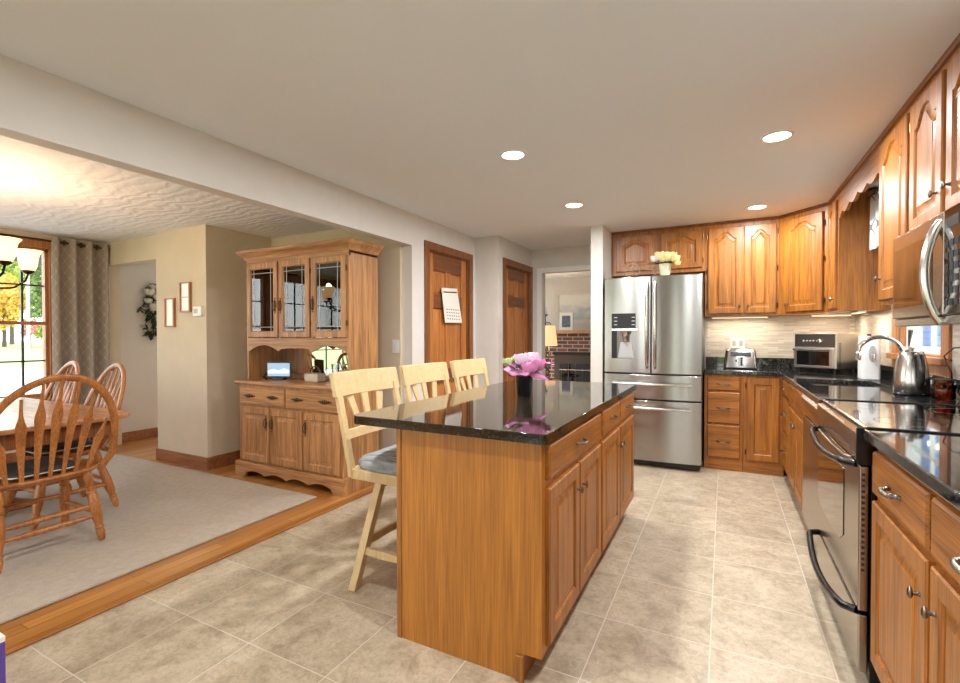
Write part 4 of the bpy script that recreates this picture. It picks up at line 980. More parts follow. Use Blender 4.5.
def windsor(W=1.0):
    t = thing('windsor_chair', 'x', 'chair', (0, 0, 0), 'oak arrow-back chairs around the dining table')
    zs = .43
    out = []
    for i in range(40):
        a = 2 * pi * i / 40; c, s = cos(a), sin(a)
        out.append((.255 * W * (abs(c) ** .8) * (1 if c > 0 else -1), .225 * (abs(s) ** .75) * (1 if s > 0 else -1) * (.95 if s > 0 else 1)))
    k = lambda f, z: [(x * f, y * f, z) for x, y in out]
    obj('seat', M().loops([k(.86, zs - .022), k(.97, zs - .005), k(1.0, zs + .006), k(.97, zs + .016), k(.8, zs + .012), k(.5, zs + .006)]), CH, t)
    prof = [(.012, 0), (.016, .005), (.021, .03), (.023, .055), (.019, .07), (.023, .075), (.023, .085), (.019, .09), (.027, .14), (.029, .2), (.025, .27), (.022, .29), (.027, .295), (.027, .305), (.022, .31), (.025, .33), (.019, .335), (.024, .36), (.025, .40), (.02, .43)]
    feet = {}
    for sx in (-1, 1):
        for sy in (-1, 1):
            top = Vector((sx * .165 * W, sy * .14, zs - .01)); bot = Vector((sx * .235, sy * .235, 0)); ax = top - bot; L = ax.length
            obj('leg', M().lathe([(r, z / .43 * L) for r, z in prof], bot, ax, 14), CH, t); feet[sx, sy] = (bot, top)
    at = lambda q, z: q[0].lerp(q[1], z / (zs - .01))
    def turned(p, q, n=6):
        pts = []; rr = []
        for i in range(25):
            u = i / 24; pts.append(p.lerp(q, u)); rr.append(.009 + .007 * sin(pi * u) + (.003 if i in (4, 6, 8, 16, 18, 20) else 0))
        obj('stretcher', M().tube(pts, rr, 10), CH, t)
    for sx in (-1, 1): turned(at(feet[sx, -1], .17), at(feet[sx, 1], .17))
    for z in (.15, .21): turned(at(feet[-1, -1], z), at(feet[1, -1], z))
    turned(at(feet[-1, 1], .22), at(feet[1, 1], .22))
    by = lambda z: -.185 - (z - zs) * .30
    pts = []
    for i in range(41):
        a = pi * i / 40; x = .262 * W * cos(a) * (1 + .10 * sin(a)) ; z = zs + .01 + .575 * (sin(a) ** .82)
        pts.append((x * (.88 if sin(a) < .05 else 1), by(z) + .03 * (1 - sin(a)), z))
    m = M(); Ls = []
    for i, p in enumerate(pts):
        p = Vector(p); q0 = Vector(pts[max(0, i - 1)]); q1 = Vector(pts[min(40, i + 1)]); tg = (q1 - q0).normalized(); n = tg.cross(Vector((0, -1, -.3))).normalized(); bb = tg.cross(n)
        w, h = .021, .012
        Ls.append([p + n * (w * cos(2 * pi * j / 12)) + bb * (h * sin(2 * pi * j / 12)) for j in range(12)])
    obj('bow', m.loops(Ls), CH, t)
    for i in range(7):
        u = (i - 3) / 3; xb = u * .15 * W; xt = u * .205 * W
        ztop = zs + .575 * (1 - (abs(xt) / .285 / W) ** 2.4) - .0
        m = M(); Ls = []
        for v, w, th in ((0, .011, .008), (.15, .012, .008), (.3, .016, .007), (.5, .021, .006), (.62, .025, .006), (.68, .024, .006), (.74, .016, .006), (.8, .010, .006), (.9, .008, .006), (1, .007, .006)):
            z = zs + .005 + (ztop - zs) * v; x = xb + (xt - xb) * v; y = by(z) + .028 * sin(pi * min(1, v)) * .3 - .012 * (1 - u * u)
            Ls.append([(x + w * cos(2 * pi * j / 8), y + th * sin(2 * pi * j / 8), z) for j in range(8)])
        obj('spindle', m.loops(Ls), CH, t)
    return t
Z0 = .0170
fc = windsor(1.2); fc.rotation_euler.z = radians(90); fc.location = (-3.60, 1.255, Z0); fc['label'] = 'oak arrow-back chair closest to the camera, back turned at the table end'
sc_ = windsor(.93); sc_.rotation_euler.z = pi; sc_.location = (-4.17, 1.60, Z0); sc_['label'] = 'oak arrow-back chair at the near right side of the table, beside the corridor opening'
dup(sc_, (-4.87, 1.60, Z0), 'oak arrow-back chair at the far right side of the table, in front of the curtain', pi)
def pad(loc, label):
    t = thing('seat_pad', label, 'cushion', loc, 'dark chair pads')
    x, y, z = loc
    R = lambda d, zz: [(p, q, z + zz) for p, q in rrect(x - .18 + d, x + .18 - d, y - .165 + d, y + .165 - d, .06, 5)]
    obj('pad', M().loops([R(.01, .0), R(0, .01), R(0, .022), R(.015, .032), R(.06, .036)]), CUSH, t)
    obj('piping', M().tube(R(-.001, .011), .004, 6, closed=True), PIPING, t)
pad((-3.622, 1.255, Z0 + .452), 'dark seat pad with white piping on the closest dining chair')
pad((-4.19, 1.59, Z0 + .452), 'dark seat pad with white piping on the chair beside the corridor opening')
pad((-4.87, 1.59, Z0 + .452), 'dark seat pad with white piping on the chair in front of the curtain')
# chandelier
cx, cy = -4.22, 1.06
t = thing('chandelier', 'bronze chandelier with five glowing alabaster bell shades over the dining table', 'chandelier', (cx, cy, D))
BRZ = P('dark_bronze', (58, 46, 38), .35, 1)
obj('ceiling_plate', M().lathe([(.075, -.001), (.07, -.02), (.02, -.035)], (cx, cy, D), seg=20), BRZ, t)
obj('stem', M().lathe([(.008, -.03), (.008, -.32), (.03, -.36), (.02, -.42), (.05, -.5), (.055, -.56), (.03, -.62), (.012, -.66), (.018, -.68), (.004, -.7)], (cx, cy, D), seg=18), BRZ, t)
for i in range(5):
    a = radians(22.8 + 72 * i); d = Vector((cos(a), sin(a), 0)); c0 = Vector((cx, cy, 0)); e = c0 + d * .41
    pts = [c0 + d * .04 + Vector((0, 0, 1.76)), c0 + d * .12 + Vector((0, 0, 1.62)), c0 + d * .22 + Vector((0, 0, 1.57)), c0 + d * .33 + Vector((0, 0, 1.585)), c0 + d * .395 + Vector((0, 0, 1.64)), e + Vector((0, 0, 1.69))]
    obj('arm', M().tube(pts, .007, 8), BRZ, t)
    obj('cup', M().lathe([(.012, 1.685), (.034, 1.70), (.03, 1.715), (.01, 1.716)], e, seg=16), BRZ, t)
    obj('shade', M().lathe([(.034, 1.712), (.048, 1.745), (.052, 1.79), (.06, 1.825), (.078, 1.848), (.075, 1.849), (.056, 1.825), (.048, 1.79), (.044, 1.745), (.03, 1.716)], e, seg=24), SHADE, t)
    l = bpy.data.lights.new('bulb', 'POINT'); l.energy = 4.5; l.color = (1, .80, .55); l.shadow_soft_size = .03
    lo = bpy.data.objects.new('bulb', l); COL.objects.link(lo); lo.parent = t; lo.location = (e.x - cx, e.y - cy, 1.86 - D)
# curtain and rod at the dining window
t = thing('curtain', 'taupe trellis-pattern grommet curtain hanging beside the dining window', 'curtain', (-6.09, 2.5, .03))
curtain('panel', (-6.10, 2.285, 0), (-6.10, 2.795, 0), .03, 2.265, .045, 3.5, CURT, (1, 0, 0), t, nx=120, uw=1.5)
for k in range(7):
    y = 2.285 + .51 * (k + .0) / 7 + .036
    obj('grommet', M().tube([(-6.10 + .024 * cos(q), y + .0, 2.225 + .024 * sin(q)) for q in [2 * pi * j / 16 for j in range(16)]], .006, 6, closed=True), BRASSD, t)
t = thing('curtain_rod', 'dark metal curtain rod above the dining window', 'rod', (-6.10, 1.6, 2.225))
obj('rod', M().tube([(-6.10, .3, 2.225), (-6.10, 2.80, 2.225)], .011, 10), BRASSD, t)
obj('finial', M().ball((-6.10, 2.815, 2.225), .018), BRASSD, t)
for y in (.4, 2.775): obj('bracket', M().tube([(-6.199, y, 2.225), (-6.10, y, 2.225)], .007, 8), BRASSD, t)
# wall pieces on the column
def sconce(x0, x1, z0, z1, label, bar=False):
    F = frame((0, 2.76, 0), (1, 0, 0), (0, -1, 0)); t = thing('wall_sconce', label, 'sconce', F((x0 + x1) / 2, z0, 0), 'wooden candle sconces')
    for p, q in ((x0, x0 + .02), (x1 - .02, x1)): obj('side', M().fbox(F, p, q, z0, z1, 0, .024), WINO, t, bev=.002)
    obj('rail', M().fbox(F, x0 + .02, x1 - .02, z0, z0 + .015, 0, .024), WINO, t)
    obj('rail', M().fbox(F, x0 + .02, x1 - .02, z1 - .012, z1, 0, .02), WINO, t)
    obj('panel', M().fbox(F, x0 + .02, x1 - .02, z0 + .015, z1 - .012, .002, .012), P('sconce_panel', (250, 246, 236), .2), t)
    if bar: obj('divider', M().fbox(F, x0 + .02, x1 - .02, (z0 + z1) / 2 - .004, (z0 + z1) / 2 + .004, .012, .02), LGREY, t)
sconce(-4.95, -4.79, 1.345, 1.63, 'lower wooden sconce with a white panel on the column wall')
sconce(-4.70, -4.53, 1.487, 1.775, 'upper wooden sconce with a divided white panel on the column wall', True)
F = frame((0, 2.76, 0), (1, 0, 0), (0, -1, 0)); t = thing('thermostat', 'small white thermostat near the corner of the column wall', 'thermostat', F(-4.41, 1.45, 0))
obj('case', M().fbox(F, -4.475, -4.345, 1.445, 1.535, 0, .03), PLASW, t, bev=.006); obj('screen', M().fbox(F, -4.455, -4.395, 1.47, 1.515, .0295, .0315), LGREY, t)
F = frame((0, 3.48, 0), (1, 0, 0), (0, -1, 0)); t = thing('light_switch', 'white light switch plate on the dining wall right of the hutch', 'switch', F(-2.66, 1.16, 0))
obj('plate', M().fbox(F, -2.70, -2.625, 1.10, 1.22, 0, .006), PLASW, t, bev=.002); obj('rocker', M().fbox(F, -2.68, -2.645, 1.13, 1.19, .0055, .010), PLASW, t, bev=.002)
# calendar on the pantry door
F = frame((-2.51, 0, 0), (0, 1, 0), (1, 0, 0)); cf = lambda a, b, n: F(a, b, n)
t = thing('calendar', 'white paper calendar hanging tilted on the dark stained pantry door', 'calendar', F(4.17, 1.40, .02))
obj('sheet', M().prism([F(4.035, 1.735, -.012), F(4.342, 1.752, -.012), F(4.405, 1.392, .012), F(4.065, 1.388, .012)], (.006, 0, 0)), PAPER, t)
obj('header_band', M().prism([F(4.065, 1.702, -.003), F(4.325, 1.716, -.003), F(4.327, 1.704, -.002), F(4.066, 1.690, -.002)], (.0025, 0, 0)), GREYD, t)
for r in range(4):
    for k in range(6):
        y0 = 4.10 + k * .045 + r * .003; z0 = 1.53 - r * .032
        obj('date_mark', M().prism([F(y0, z0, .005 + .002 * r), F(y0 + .026, z0, .005 + .002 * r), F(y0 + .026, z0 - .012, .0055 + .002 * r), F(y0, z0 - .012, .0055 + .002 * r)], (.0045, 0, 0)), PAPERL, t)
# wreath in the corridor
t = thing('floral_swag', 'dark green leafy swag with white flowers on the corridor wall', 'wreath', (-6.30, 3.42, 1.25))
m = M(); rnd = random.Random(9)
for i in range(150):
    z = 1.27 + .62 * rnd.random(); w = .14 * sin(pi * (z - 1.2) / .75) + .03; y = 3.37 + rnd.uniform(-w, w)
    leafm(m, (-6.29 + rnd.random() * .03, y, z), (rnd.uniform(.1, .8), rnd.uniform(-1, 1), rnd.uniform(-1, .9)), rnd.uniform(.06, .11), .022)
obj('foliage', m, LEAF, t)
obj('stem', M().tube([(-6.303, 3.36, 1.25), (-6.303, 3.34, 1.6), (-6.303, 3.38, 1.9)], .006, 6), BRASSD, t)
for i, (y, z, r) in enumerate([(3.29, 1.80, .06), (3.35, 1.62, .07), (3.27, 1.69, .045), (3.38, 1.74, .055), (3.33, 1.86, .04)]):
    obj('flower', rose(M(), (-6.24, y, z), r, 9, 40 + i), P('swag_petal', (214, 208, 198), .7) if i == 0 else MATS['swag_petal'], t)
# ------------------------------------------------------------------ china hutch
hx0, hx1, hy = -3.90, -2.655, 2.80
FH = frame((0, hy, 0), (1, 0, 0), (0, -1, 0)); UY = 2.87; FV = frame((0, UY, 0), (1, 0, 0), (0, -1, 0)); HB = 3.22
t = thing('china_hutch', 'tall oak china hutch with three glass doors against the dining wall', 'hutch', ((hx0 + hx1) / 2, 3.0, 0))
obj('carcass', M().box(hx0, hx1, hy, HB, .13, .822), HZ, t, bev=.002)
def scallop(F, a0, a1, z0, z1, n0, n1, f, K=64):
    pts = [F(a0, z1, n0), F(a1, z1, n0)] + [F(a1 + (a0 - a1) * i / K, f(1 - i / K), n0) for i in range(K + 1)]
    return M().prism(pts, F(0, 0, n1) - F(0, 0, n0))
def basef(u):
    if u < .1 or u > .9: return 0
    return .03 + .032 * abs(sin(4 * pi * (u - .1) / .8)) ** .7
obj('plinth', scallop(FH, hx0 - .03, hx1 + .03, 0, .135, .002, .03, basef), HX, t, bev=.004)
obj('plinth_side', M().box(hx1, hx1 + .028, hy - .002, HB, 0, .135), HZ, t, bev=.004)
obj('plinth_side', M().box(hx0 - .028, hx0, hy - .002, HB, 0, .135), HZ, t, bev=.004)
obj('deck', M().box(hx0 - .035, hx1 + .035, hy - .03, HB, .823, .858), HX, t, bev=.012, seg=3)
def ornate(F, a, b, n, par, vert=False):
    m = M(); L = .062
    for q in range(-3, 4):
        u = q / 3; r1 = .019 * (1 - .6 * abs(u)); 
        p = F(a + u * L, b, n + .003) if not vert else F(a, b + u * L, n + .003)
        m.ball(p, r1 * .9, .006, r1 * .9, 8, 5)
    pts = [(u * L * .7, -.012 * (1 - u * u), .004 + .016 * (1 - u ** 4)) for u in [(-1 + i / 4) for i in range(9)]]
    m.tube([F(a + x, b + y, n + z) if not vert else F(a + y, b + x, n + z) for x, y, z in pts], .0035, 6)
    obj('pull', m, BRASSD, par)
for a0, a1 in ((-3.87, -3.305), (-3.285, -2.69)):
    d = obj('drawer', slab(FH, a0, a1, .645, .80), HX, t)
    w = a1 - a0
    for k in (.24, .76): ornate(FH, a0 + w * k, .728, .02, d)
for a0, a1, hs in ((-3.872, -3.495, 1), (-3.476, -3.101, -1), (-3.078, -2.69, -1)):
    d = obj('door', panel_door(FH, a0, a1, .15, .628), HZ, t)
    ornate(FH, (a1 - .028) if hs > 0 else (a0 + .028), .50, .02, d, True)
# upper part
ux0, ux1 = -3.885, -2.655
for x in (ux0, ux1 - .022): obj('side', M().box(x, x + .022, UY, HB, .8585, 1.94), HZ, t)
obj('back_mirror', M().box(ux0 + .022, ux1 - .022, HB - .015, HB - .008, .875, 1.93), MIRROR, t)
obj('back_board', M().box(ux0 + .022, ux1 - .022, HB - .0075, HB, .86, 1.94), HZ, t)
obj('riser', M().box(ux0 + .022, ux1 - .022, HB - .09, HB - .016, .8585, .895), HX, t, bev=.004)
obj('cabinet_floor', M().box(ux0 + .022, ux1 - .022, UY + .012, HB - .016, 1.205, 1.235), HX, t)
obj('cabinet_top', M().box(ux0, ux1, UY + .012, HB, 1.925, 1.945), HX, t)
obj('shelf', M().box(ux0 + .022, ux1 - .022, UY + .06, HB - .016, 1.55, 1.557), CGLASS, t)
obj('face_rail', M().fbox(FV, ux0 + .022, ux1 - .022, 1.205, 1.24, -.02, 0), HX, t)
obj('frieze', M().fbox(FV, ux0, ux1, 1.90, 1.95, -.02, .001), HX, t)
for a in (-3.452, -3.066): obj('mullion', M().fbox(FV, a - .02, a + .02, 1.24, 1.90, -.02, 0), HZ, t)
obj('valance', scallop(FV, ux0 + .022, ux1 - .022, 1.125, 1.2045, -.02, -.001, lambda u: 1.12 + .055 * (sin(3 * pi * u) if u < .333 or u > .667 else .35 + .65 * abs(sin(3 * pi * u)) * .8 - .35 * (1 - abs(2 * abs(u - .5) / .333))) if .03 < u < .97 else 1.12), HX, t)
def crownloops():
    prof = [(0, 1.945), (.012, 1.945), (.018, 1.965), (.04, 1.985), (.06, 2.0), (.066, 2.02), (.06, 2.025)]
    Ls = []
    for d, z in prof: Ls.append([(ux0 - d, HB, z), (ux0 - d, UY - d, z), (ux1 + d, UY - d, z), (ux1 + d, HB, z)])
    return M().loops(Ls)
obj('crown', crownloops(), HX, t)
for a0, a1, hs in ((-3.862, -3.462, 1), (-3.442, -3.076, -1), (-3.056, -2.678, -1)):
    b0, b1, fw = 1.245, 1.905, .055
    R4 = lambda d, n: [FV(*q, n) for q in ((a0 + d, b0 + d), (a1 - d, b0 + d), (a1 - d, b1 - d), (a0 + d, b1 - d))]
    d = obj('glass_door', M().loops([R4(0, .001), R4(0, .017), R4(.005, .021), R4(fw - .008, .021), R4(fw, .012), R4(fw, .001), R4(0, .001)], False, False), HZ, t)
    obj('pane', M().fbox(FV, a0 + fw - .002, a1 - fw + .002, b0 + fw - .002, b1 - fw + .002, .006, .009), CGLASS, d, smooth=False)
    for xx in (a0 + fw + .035, a1 - fw - .035): obj('etched_line', M().fbox(FV, xx - .0025, xx + .0025, b0 + fw, b1 - fw, .0092, .0112), LGREY, d)
    for zz in (b0 + fw + .035, b1 - fw - .035): obj('etched_line', M().fbox(FV, a0 + fw, a1 - fw, zz - .0025, zz + .0025, .0092, .0112), LGREY, d)
    ornate(FV, (a1 - .024) if hs > 0 else (a0 + .024), 1.52, .021, d, True)
    hinges(FV, a0 - .008 if hs > 0 else a1 + .006, [1.36, 1.80], .012, t)
# glassware inside
WG = glass('stemware_glass', (.96, .97, .97), 3.0)
def goblet():
    o = obj('wine_glass', M().lathe([(.03, 0), (.028, .003), (.004, .008), (.0035, .07), (.02, .085), (.034, .11), (.036, .14), (.03, .165), (.028, .165), (.034, .14), (.03, .11), (.006, .088)], seg=18), WG, None, loc=(0, 0, 0))
    return tag(o, 'x', 'glass', 'glasses behind the hutch doors')
g0 = goblet(); first = True
for di, (xa, nm) in enumerate(((-3.66, 'left'), (-3.26, 'middle'), (-2.87, 'right'))):
    for zi, (z, sn) in enumerate(((1.2352, 'lower'), (1.5572, 'upper'))):
        for k in (-1, 0, 1):
            g = g0 if first else g0.copy()
            if not first: COL.objects.link(g)
            first = False
            g.location = (xa + k * .095, 3.05 + .04 * k * k, z)
            g['label'] = 'clear stemmed glass on the %s shelf behind the %s glass hutch door' % (sn, nm)
WHT = P('white_china', (232, 230, 226), .2)
def bowl(x, y, z, s, label):
    tag(obj('china_bowl', M().lathe([(.03 * s, 0), (.035 * s, .004), (.06 * s, .04 * s), (.08 * s, .075 * s), (.076 * s, .075 * s), (.05 * s, .035 * s), (.01, .01)], (x, y, z), seg=24), WHT), label, 'bowl')
bowl(-3.26, 2.96, 1.2352, 1.0, 'white china bowl behind the middle glass door of the hutch')
bowl(-2.87, 2.96, 1.5572, .9, 'white china bowl on the upper shelf behind the right glass hutch door')
# things on the hutch deck
t = thing('digital_frame', 'small black tablet-like screen showing a snowy landscape on the hutch deck', 'frame', (-3.58, 2.98, .8585))
a = radians(24); ca, sa = cos(a), sin(a)
FT = frame((-3.58, 2.96, .8585), (ca, sa, 0), (sa, -ca, 0))
obj('housing', M().fbox(FT, -.115, .115, .02, .165, -.015, .0), BLACK, t, bev=.004)
obj('stand', M().fbox(FT, -.05, .05, 0, .022, -.06, .03), BLACK, t, bev=.003)
obj('screen', M().fbox(FT, -.102, .102, .035, .152, .0001, .002), P('screen_blue', (140, 170, 200), .2, emit=.6, ecol=(150, 178, 205)), t)
obj('screen_hills', M().prism([FT(*q, .002) for q in ((-.1, .06), (-.1, .085), (-.05, .1), (0, .085), (.05, .105), (.1, .09), (.1, .06))], FT(0, 0, .003) - FT(0, 0, .002)), P('screen_white', (232, 236, 240), .3, emit=.5), t)
obj('side_clip', M().tube([FT(-.12, .0, -.02), FT(-.145, .03, -.01), FT(-.12, .06, -.01)], .008, 6), BLACK, t)
t = thing('ceramic_box', 'pale square ceramic box with a looped handle on the hutch deck', 'box', (-3.17, 3.0, .8585))
obj('box', M().box(-3.25, -3.09, 2.95, 3.05, .8585, .93), P('pale_ceramic', (206, 190, 164), .5), t, bev=.01)
obj('loop_handle', M().tube([(-3.23 + .06 - .06 * cos(q), 3.0, .93 + .06 * sin(q)) for q in [pi * i / 14 for i in range(15)]], .006, 8), BRASSD, t)
t = thing('glass_vase', 'small clear glass vase beside the pale box on the hutch deck', 'vase', (-2.95, 3.02, .8585))
obj('body', M().lathe([(.035, 0), (.04, .01), (.03, .08), (.036, .16), (.033, .16), (.027, .08), (.03, .012)], (-2.95, 3.02, .8585), seg=18), WG, t)
# ------------------------------------------------------------------ living room seen through the doorway
m = M().box(-3.3, -1.2, 8.42, 8.79, 0, 1.285)
FL = frame((0, 8.42, 0), (1, 0, 0), (0, -1, 0))
t = thing('fireplace', 'red brick fireplace with a dark metal insert in the living room', 'fireplace', (-2.25, 8.6, 0))
obj('brick_breast', m, BRICK, t)
obj('surround', M().fbox(FL, -2.79, -1.72, .001, .90, .001, .04), GREYD, t, bev=.006)
obj('top_lip', M().fbox(FL, -2.81, -1.70, .90, .95, .001, .07), BLACKM, t, bev=.006)
obj('firebox', M().fbox(FL, -2.68, -1.82, .12, .74, .041, .05), BGLASS, t)
for i in range(7): obj('screen_bar', M().fbox(FL, -2.66 + i * .135, -2.645 + i * .135, .12, .74, .05, .062), GREYD, t)
obj('screen_rail', M().fbox(FL, -2.68, -1.82, .62, .635, .05, .064), LGREY, t)
tag(obj('mantel_shelf', M().box(-3.1, -1.2, 8.30, 8.79, 1.2855, 1.345), P('pine_mantel', (196, 156, 116), .5, var=.1), None, bev=.006), 'light wooden mantel shelf above the brick fireplace', 'shelf')
t = thing('painting', 'wide framed misty landscape painting hung above the mantel', 'painting', (-2.1, 8.78, 1.4))
FP = frame((0, 8.799, 0), (1, 0, 0), (0, -1, 0))
R4 = lambda d, n: [FP(*q, n) for q in ((-2.92 + d, 1.46 + d), (-1.28 - d, 1.46 + d), (-1.28 - d, 2.12 - d), (-2.92 + d, 2.12 - d))]
obj('frame', M().loops([R4(0, .001), R4(0, .03), R4(.09, .02), R4(.09, .001), R4(0, .001)], False, False), P('pale_frame', (214, 208, 198), .5), t)
def canvas():
    m, N, L, b = newmat('misty_landscape'); tc_ = N.new('ShaderNodeTexCoord'); mp = N.new('ShaderNodeMapping'); mp.inputs['Scale'].default_value = (2, 1, 4); L.new(tc_.outputs['Object'], mp.inputs[0])
    n = N.new('ShaderNodeTexNoise'); n.inputs['Scale'].default_value = 2; n.inputs['Detail'].default_value = 6; L.new(mp.outputs[0], n.inputs['Vector'])
    s = N.new('ShaderNodeSeparateXYZ'); L.new(tc_.outputs['Object'], s.inputs[0])
    g = N.new('ShaderNodeMath'); g.operation = 'MULTIPLY_ADD'; g.inputs[1].default_value = 1.1; L.new(s.outputs['Z'], g.inputs[0]); L.new(n.outputs[0], g.inputs[2])
    r = N.new('ShaderNodeValToRGB'); L.new(g.outputs[0], r.inputs[0]); e = r.color_ramp.elements
    e[0].position = .45; e[0].color = lin((150, 156, 150)); e[1].position = 1.0; e[1].color = lin((226, 224, 214)); q = e.new(.7); q.color = lin((178, 186, 188))
    L.new(r.outputs[0], b.inputs['Base Color']); b.inputs['Roughness'].default_value = .5
    return m
obj('canvas', M().fbox(FP, -2.83, -1.37, 1.55, 2.03, .002, .008), canvas(), t)
t = thing('photo_frame', 'small white picture frame leaning on the mantel shelf', 'frame', (-2.60, 8.5, 1.3455))
FQ = frame((-2.60, 8.50, 1.3455), (1, 0, 0), (0, -1, 0))
obj('frame', M().fbox(FQ, -.13, .13, 0, .33, -.03, 0), WHITE, t, bev=.005); obj('picture', M().fbox(FQ, -.08, .08, .06, .27, .0005, .003), P('dark_floral_print', (96, 104, 124), .5, var=.6, vscale=18), t)
t = thing('wall_candle_holder', 'dark iron wall candle holder with white candle beside the painting', 'sconce', (-3.06, 8.7, 1.45))
obj('bracket', M().tube([(-3.06, 8.795, 1.42), (-3.06, 8.70, 1.40), (-3.06, 8.66, 1.48), (-3.06, 8.66, 1.62)], .012, 8), BLACKM, t)
obj('scroll', M().tube([(-3.06 + .07 * cos(q) * (1 - q / 9), 8.78, 1.45 + .07 * sin(q) * (1 - q / 9)) for q in [i * .35 for i in range(18)]], .007, 6), BLACKM, t)
obj('cup', M().lathe([(.02, 0), (.06, .03), (.05, .035)], (-3.06, 8.66, 1.62), seg=14), BLACKM, t)
obj('candle', M().lathe([(.028, .03), (.028, .16), (.004, .165)], (-3.06, 8.66, 1.625), seg=14), WHITE, t)
lx, ly = -2.70, 7.75
t = thing('side_table', 'small dark wooden table under the glowing lamp in the living room', 'table', (lx, ly, 0))
obj('top', M().lathe([(.22, .46), (.22, .48)], (lx, ly, 0), seg=24), TBD, t, bev=.004)
for i in range(4): a = pi / 4 + i * pi / 2; obj('leg', M().tube([(lx + .15 * cos(a), ly + .15 * sin(a), .4605), (lx + .18 * cos(a), ly + .18 * sin(a), 0)], .016, 8), TBD, t)
t = thing('table_lamp', 'lit table lamp with cream drum shade and twisted dark base by the fireplace', 'lamp', (lx, ly, .4805))
obj('base', M().lathe([(.09, 0), (.085, .02), (.02, .03), (.02, .05)], (lx, ly, .4805), seg=20), BLACKM, t)
for ph in (0, pi): obj('twist', M().tube([(lx + .028 * cos(q + ph), ly + .028 * sin(q + ph), .52 + q * .0305) for q in [i * .35 for i in range(52)]], .012, 6), BLACKM, t)
obj('shade', M().lathe([(.17, 1.075), (.135, 1.42), (.132, 1.42), (.167, 1.075)], (lx, ly, 0), seg=32, cap=False), LSHADE, t)
obj('shade_spider', M().tube([(lx - .134, ly, 1.40), (lx + .134, ly, 1.40)], .003, 6).tube([(lx, ly, 1.06), (lx, ly, 1.44)], .005, 6), BRASSD, t)
l = bpy.data.lights.new('lamp_bulb', 'POINT'); l.energy = 22; l.color = (1, .82, .60); l.shadow_soft_size = .05
lo = bpy.data.objects.new('lamp_bulb', l); COL.objects.link(lo); lo.parent = t; lo.location = (0, 0, .76)
# purple box at the lower left corner
bx, by_ = -2.19, .674
t = thing('gift_box', 'purple box with a white top standing at the lower left corner', 'box', (bx, by_, 0))
obj('box', M().box(bx - .2, bx + .006, by_ - .2, by_ + .006, 0, .215), PURPLE, t, bev=.003)
obj('lid', M().box(bx - .2, bx + .006, by_ - .2, by_ + .006, .2155, .235), PAPER, t, bev=.002)
# ------------------------------------------------------------------ outside
GR = P('lawn_grass', (136, 150, 84), .9, var=.3, vscale=1.2)
ASP = P('pale_asphalt', (206, 202, 198), .9, var=.05)
S_('ground', M().box(-190, 40, -60, 120, -.62, -.5), GR)
S_('ground_driveway', M().prism([(-11, -8, -.499), (-11, 22, -.499), (-30, 34, -.499), (-34, 6, -.499), (-30, -8, -.499)], (0, 0, .01)), ASP)
S_('exterior_patio', M().box(-10.9, -6.45, -6, 8, -.5, -.3), P('patio_stone', (190, 182, 172), .9))
def leafcloud(c, rad, n, sz, seed):
    rnd = random.Random(seed); m = M(); cl = []
    for k in range(14):
        v = Vector((rnd.gauss(0, 1), rnd.gauss(0, 1), rnd.gauss(0, .8))); v.normalize(); v *= rnd.uniform(.35, .8)
        cl.append(Vector((c[0] + v.x * rad[0], c[1] + v.y * rad[1], c[2] + v.z * rad[2])))
    for i in range(n):
        q = cl[i % 14]; v = Vector((rnd.gauss(0, 1), rnd.gauss(0, 1), rnd.gauss(0, 1))).normalized() * rnd.uniform(.2, .46)
        p = q + Vector((v.x * rad[0], v.y * rad[1], v.z * rad[2]))
        a = Vector((rnd.gauss(0, 1), rnd.gauss(0, 1), rnd.gauss(0, 1))).normalized(); b = a.orthogonal().normalized(); s_ = sz * rnd.uniform(.6, 1.4)
        m.add([p - a * s_, p + b * s_ * .6, p + a * s_, p - b * s_ * .6], [(0, 1, 2, 3)])
    return m
def tree(name, label, x, y, h, rad, mat, n, sz, seed, trunk=.18):
    t = thing(name, label, 'tree', (x, y, -.5), 'trees beyond the driveway')
    obj('trunk', M().tube([(x, y, -.5), (x + .1, y, h * .35), (x - .1, y + .1, h * .75)], [trunk, trunk * .8, trunk * .4], 8), P('bark', (92, 78, 66), .9) if 'bark' not in MATS else MATS['bark'], t)
    obj('crown', leafcloud((x, y, h - rad[2] * .6), rad, n, sz, seed), mat, t, smooth=False)
PNK = P('autumn_pink_leaf', (206, 140, 128), .7, var=.3, vscale=3); YEL = P('autumn_yellow_leaf', (226, 186, 92), .7, var=.3, vscale=3); GRN = P('green_leaf', (130, 152, 92), .7, var=.35, vscale=3); ORG = P('autumn_orange_leaf', (206, 120, 66), .7, var=.3, vscale=3); DKG = P('dark_maple_leaf', (60, 74, 66), .6, var=.3, vscale=6); LGR = P('light_green_leaf', (158, 172, 84), .7, var=.3, vscale=3)
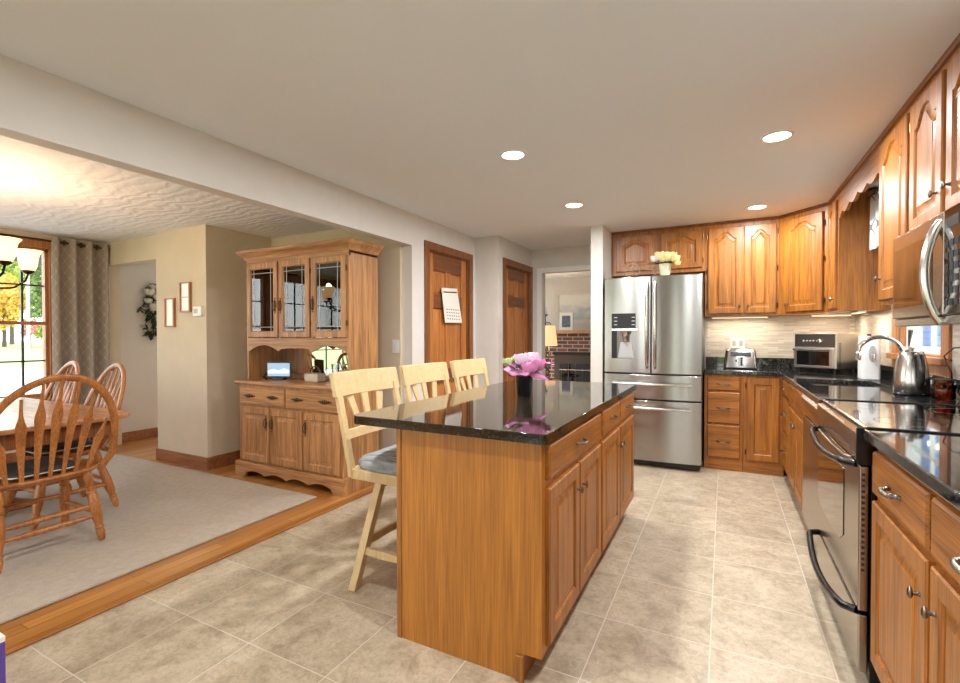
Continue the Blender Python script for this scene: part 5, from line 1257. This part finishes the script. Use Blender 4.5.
tree('autumn_tree', 'yellow autumn tree seen through the left part of the dining window', -101.5, 32.0, 9.0, (3.4, 2.2, 4.6), YEL, 2400, .34, 1, .3)
tree('green_tree', 'tall green tree seen through the right part of the dining window', -102, 38.0, 13.5, (4.0, 3.0, 6.4), GRN, 2800, .42, 2, .3)
tree('shrub', 'low green shrub at the foot of the tall tree outside the window', -93, 34.5, 3.2, (2.4, 1.8, 1.8), LGR, 1000, .26, 3, .1)
tree('red_shrub', 'reddish shrub between the yellow and green trees outside', -90, 31.2, 3.4, (1.2, 1.0, 1.6), PNK, 700, .2, 4, .1)
tree('light_tree', 'light green tree behind the yellow one outside the window', -128, 41.5, 15, (7, 6, 7), LGR, 2600, .5, 5, .4)
tree('yellow_tree', 'golden tree at the left edge of the dining window', -96, 25.0, 12, (3.6, 3.4, 5.0), YEL, 2200, .36, 6, .3)
tree('maple_tree', 'dark maple branches hanging at the top of the dining window', -19.7, 8.3, 5.5, (2.2, 2.6, 1.7), DKG, 1500, .15, 8, .2)
tag(obj('utility_pole', M().tube([(-49.7, 17.1, -.5), (-49.7, 17.1, 9)], .12, 8), P('weathered_pole', (196, 188, 178), .9)), 'pale utility pole standing among the trees outside', 'pole')
t = thing('neighbor_house', 'pale blue clapboard house seen through the sink window', 'house', (6, 13.5, -.5))
SID = brick('blue_clapboard', (108, 146, 200), (98, 136, 190), (78, 108, 152), 6, .12, .008, 'XZ', .6)
obj('wall', M().box(2.4, 10, 11.5, 16, -.5, 4), SID, t)
obj('roof', M().prism([(2.1, 11.2, 4), (2.1, 16.3, 4), (2.1, 13.75, 6)], (8.2, 0, 0)), GREYD, t)
for x in (5.4, 7.6): obj('window', M().box(x - .32, x + .32, 11.45, 11.499, .6, 2.3), WHITE, t)
for o in [q for q in t.children if q.name.startswith('window')]:
    xs = [v.co.x for v in o.data.vertices]; c = (min(xs) + max(xs)) / 2 + t.location.x
    obj('pane', M().box(c - .25, c + .25, 11.44, 11.449, .68, 2.22), BGLASS, o)
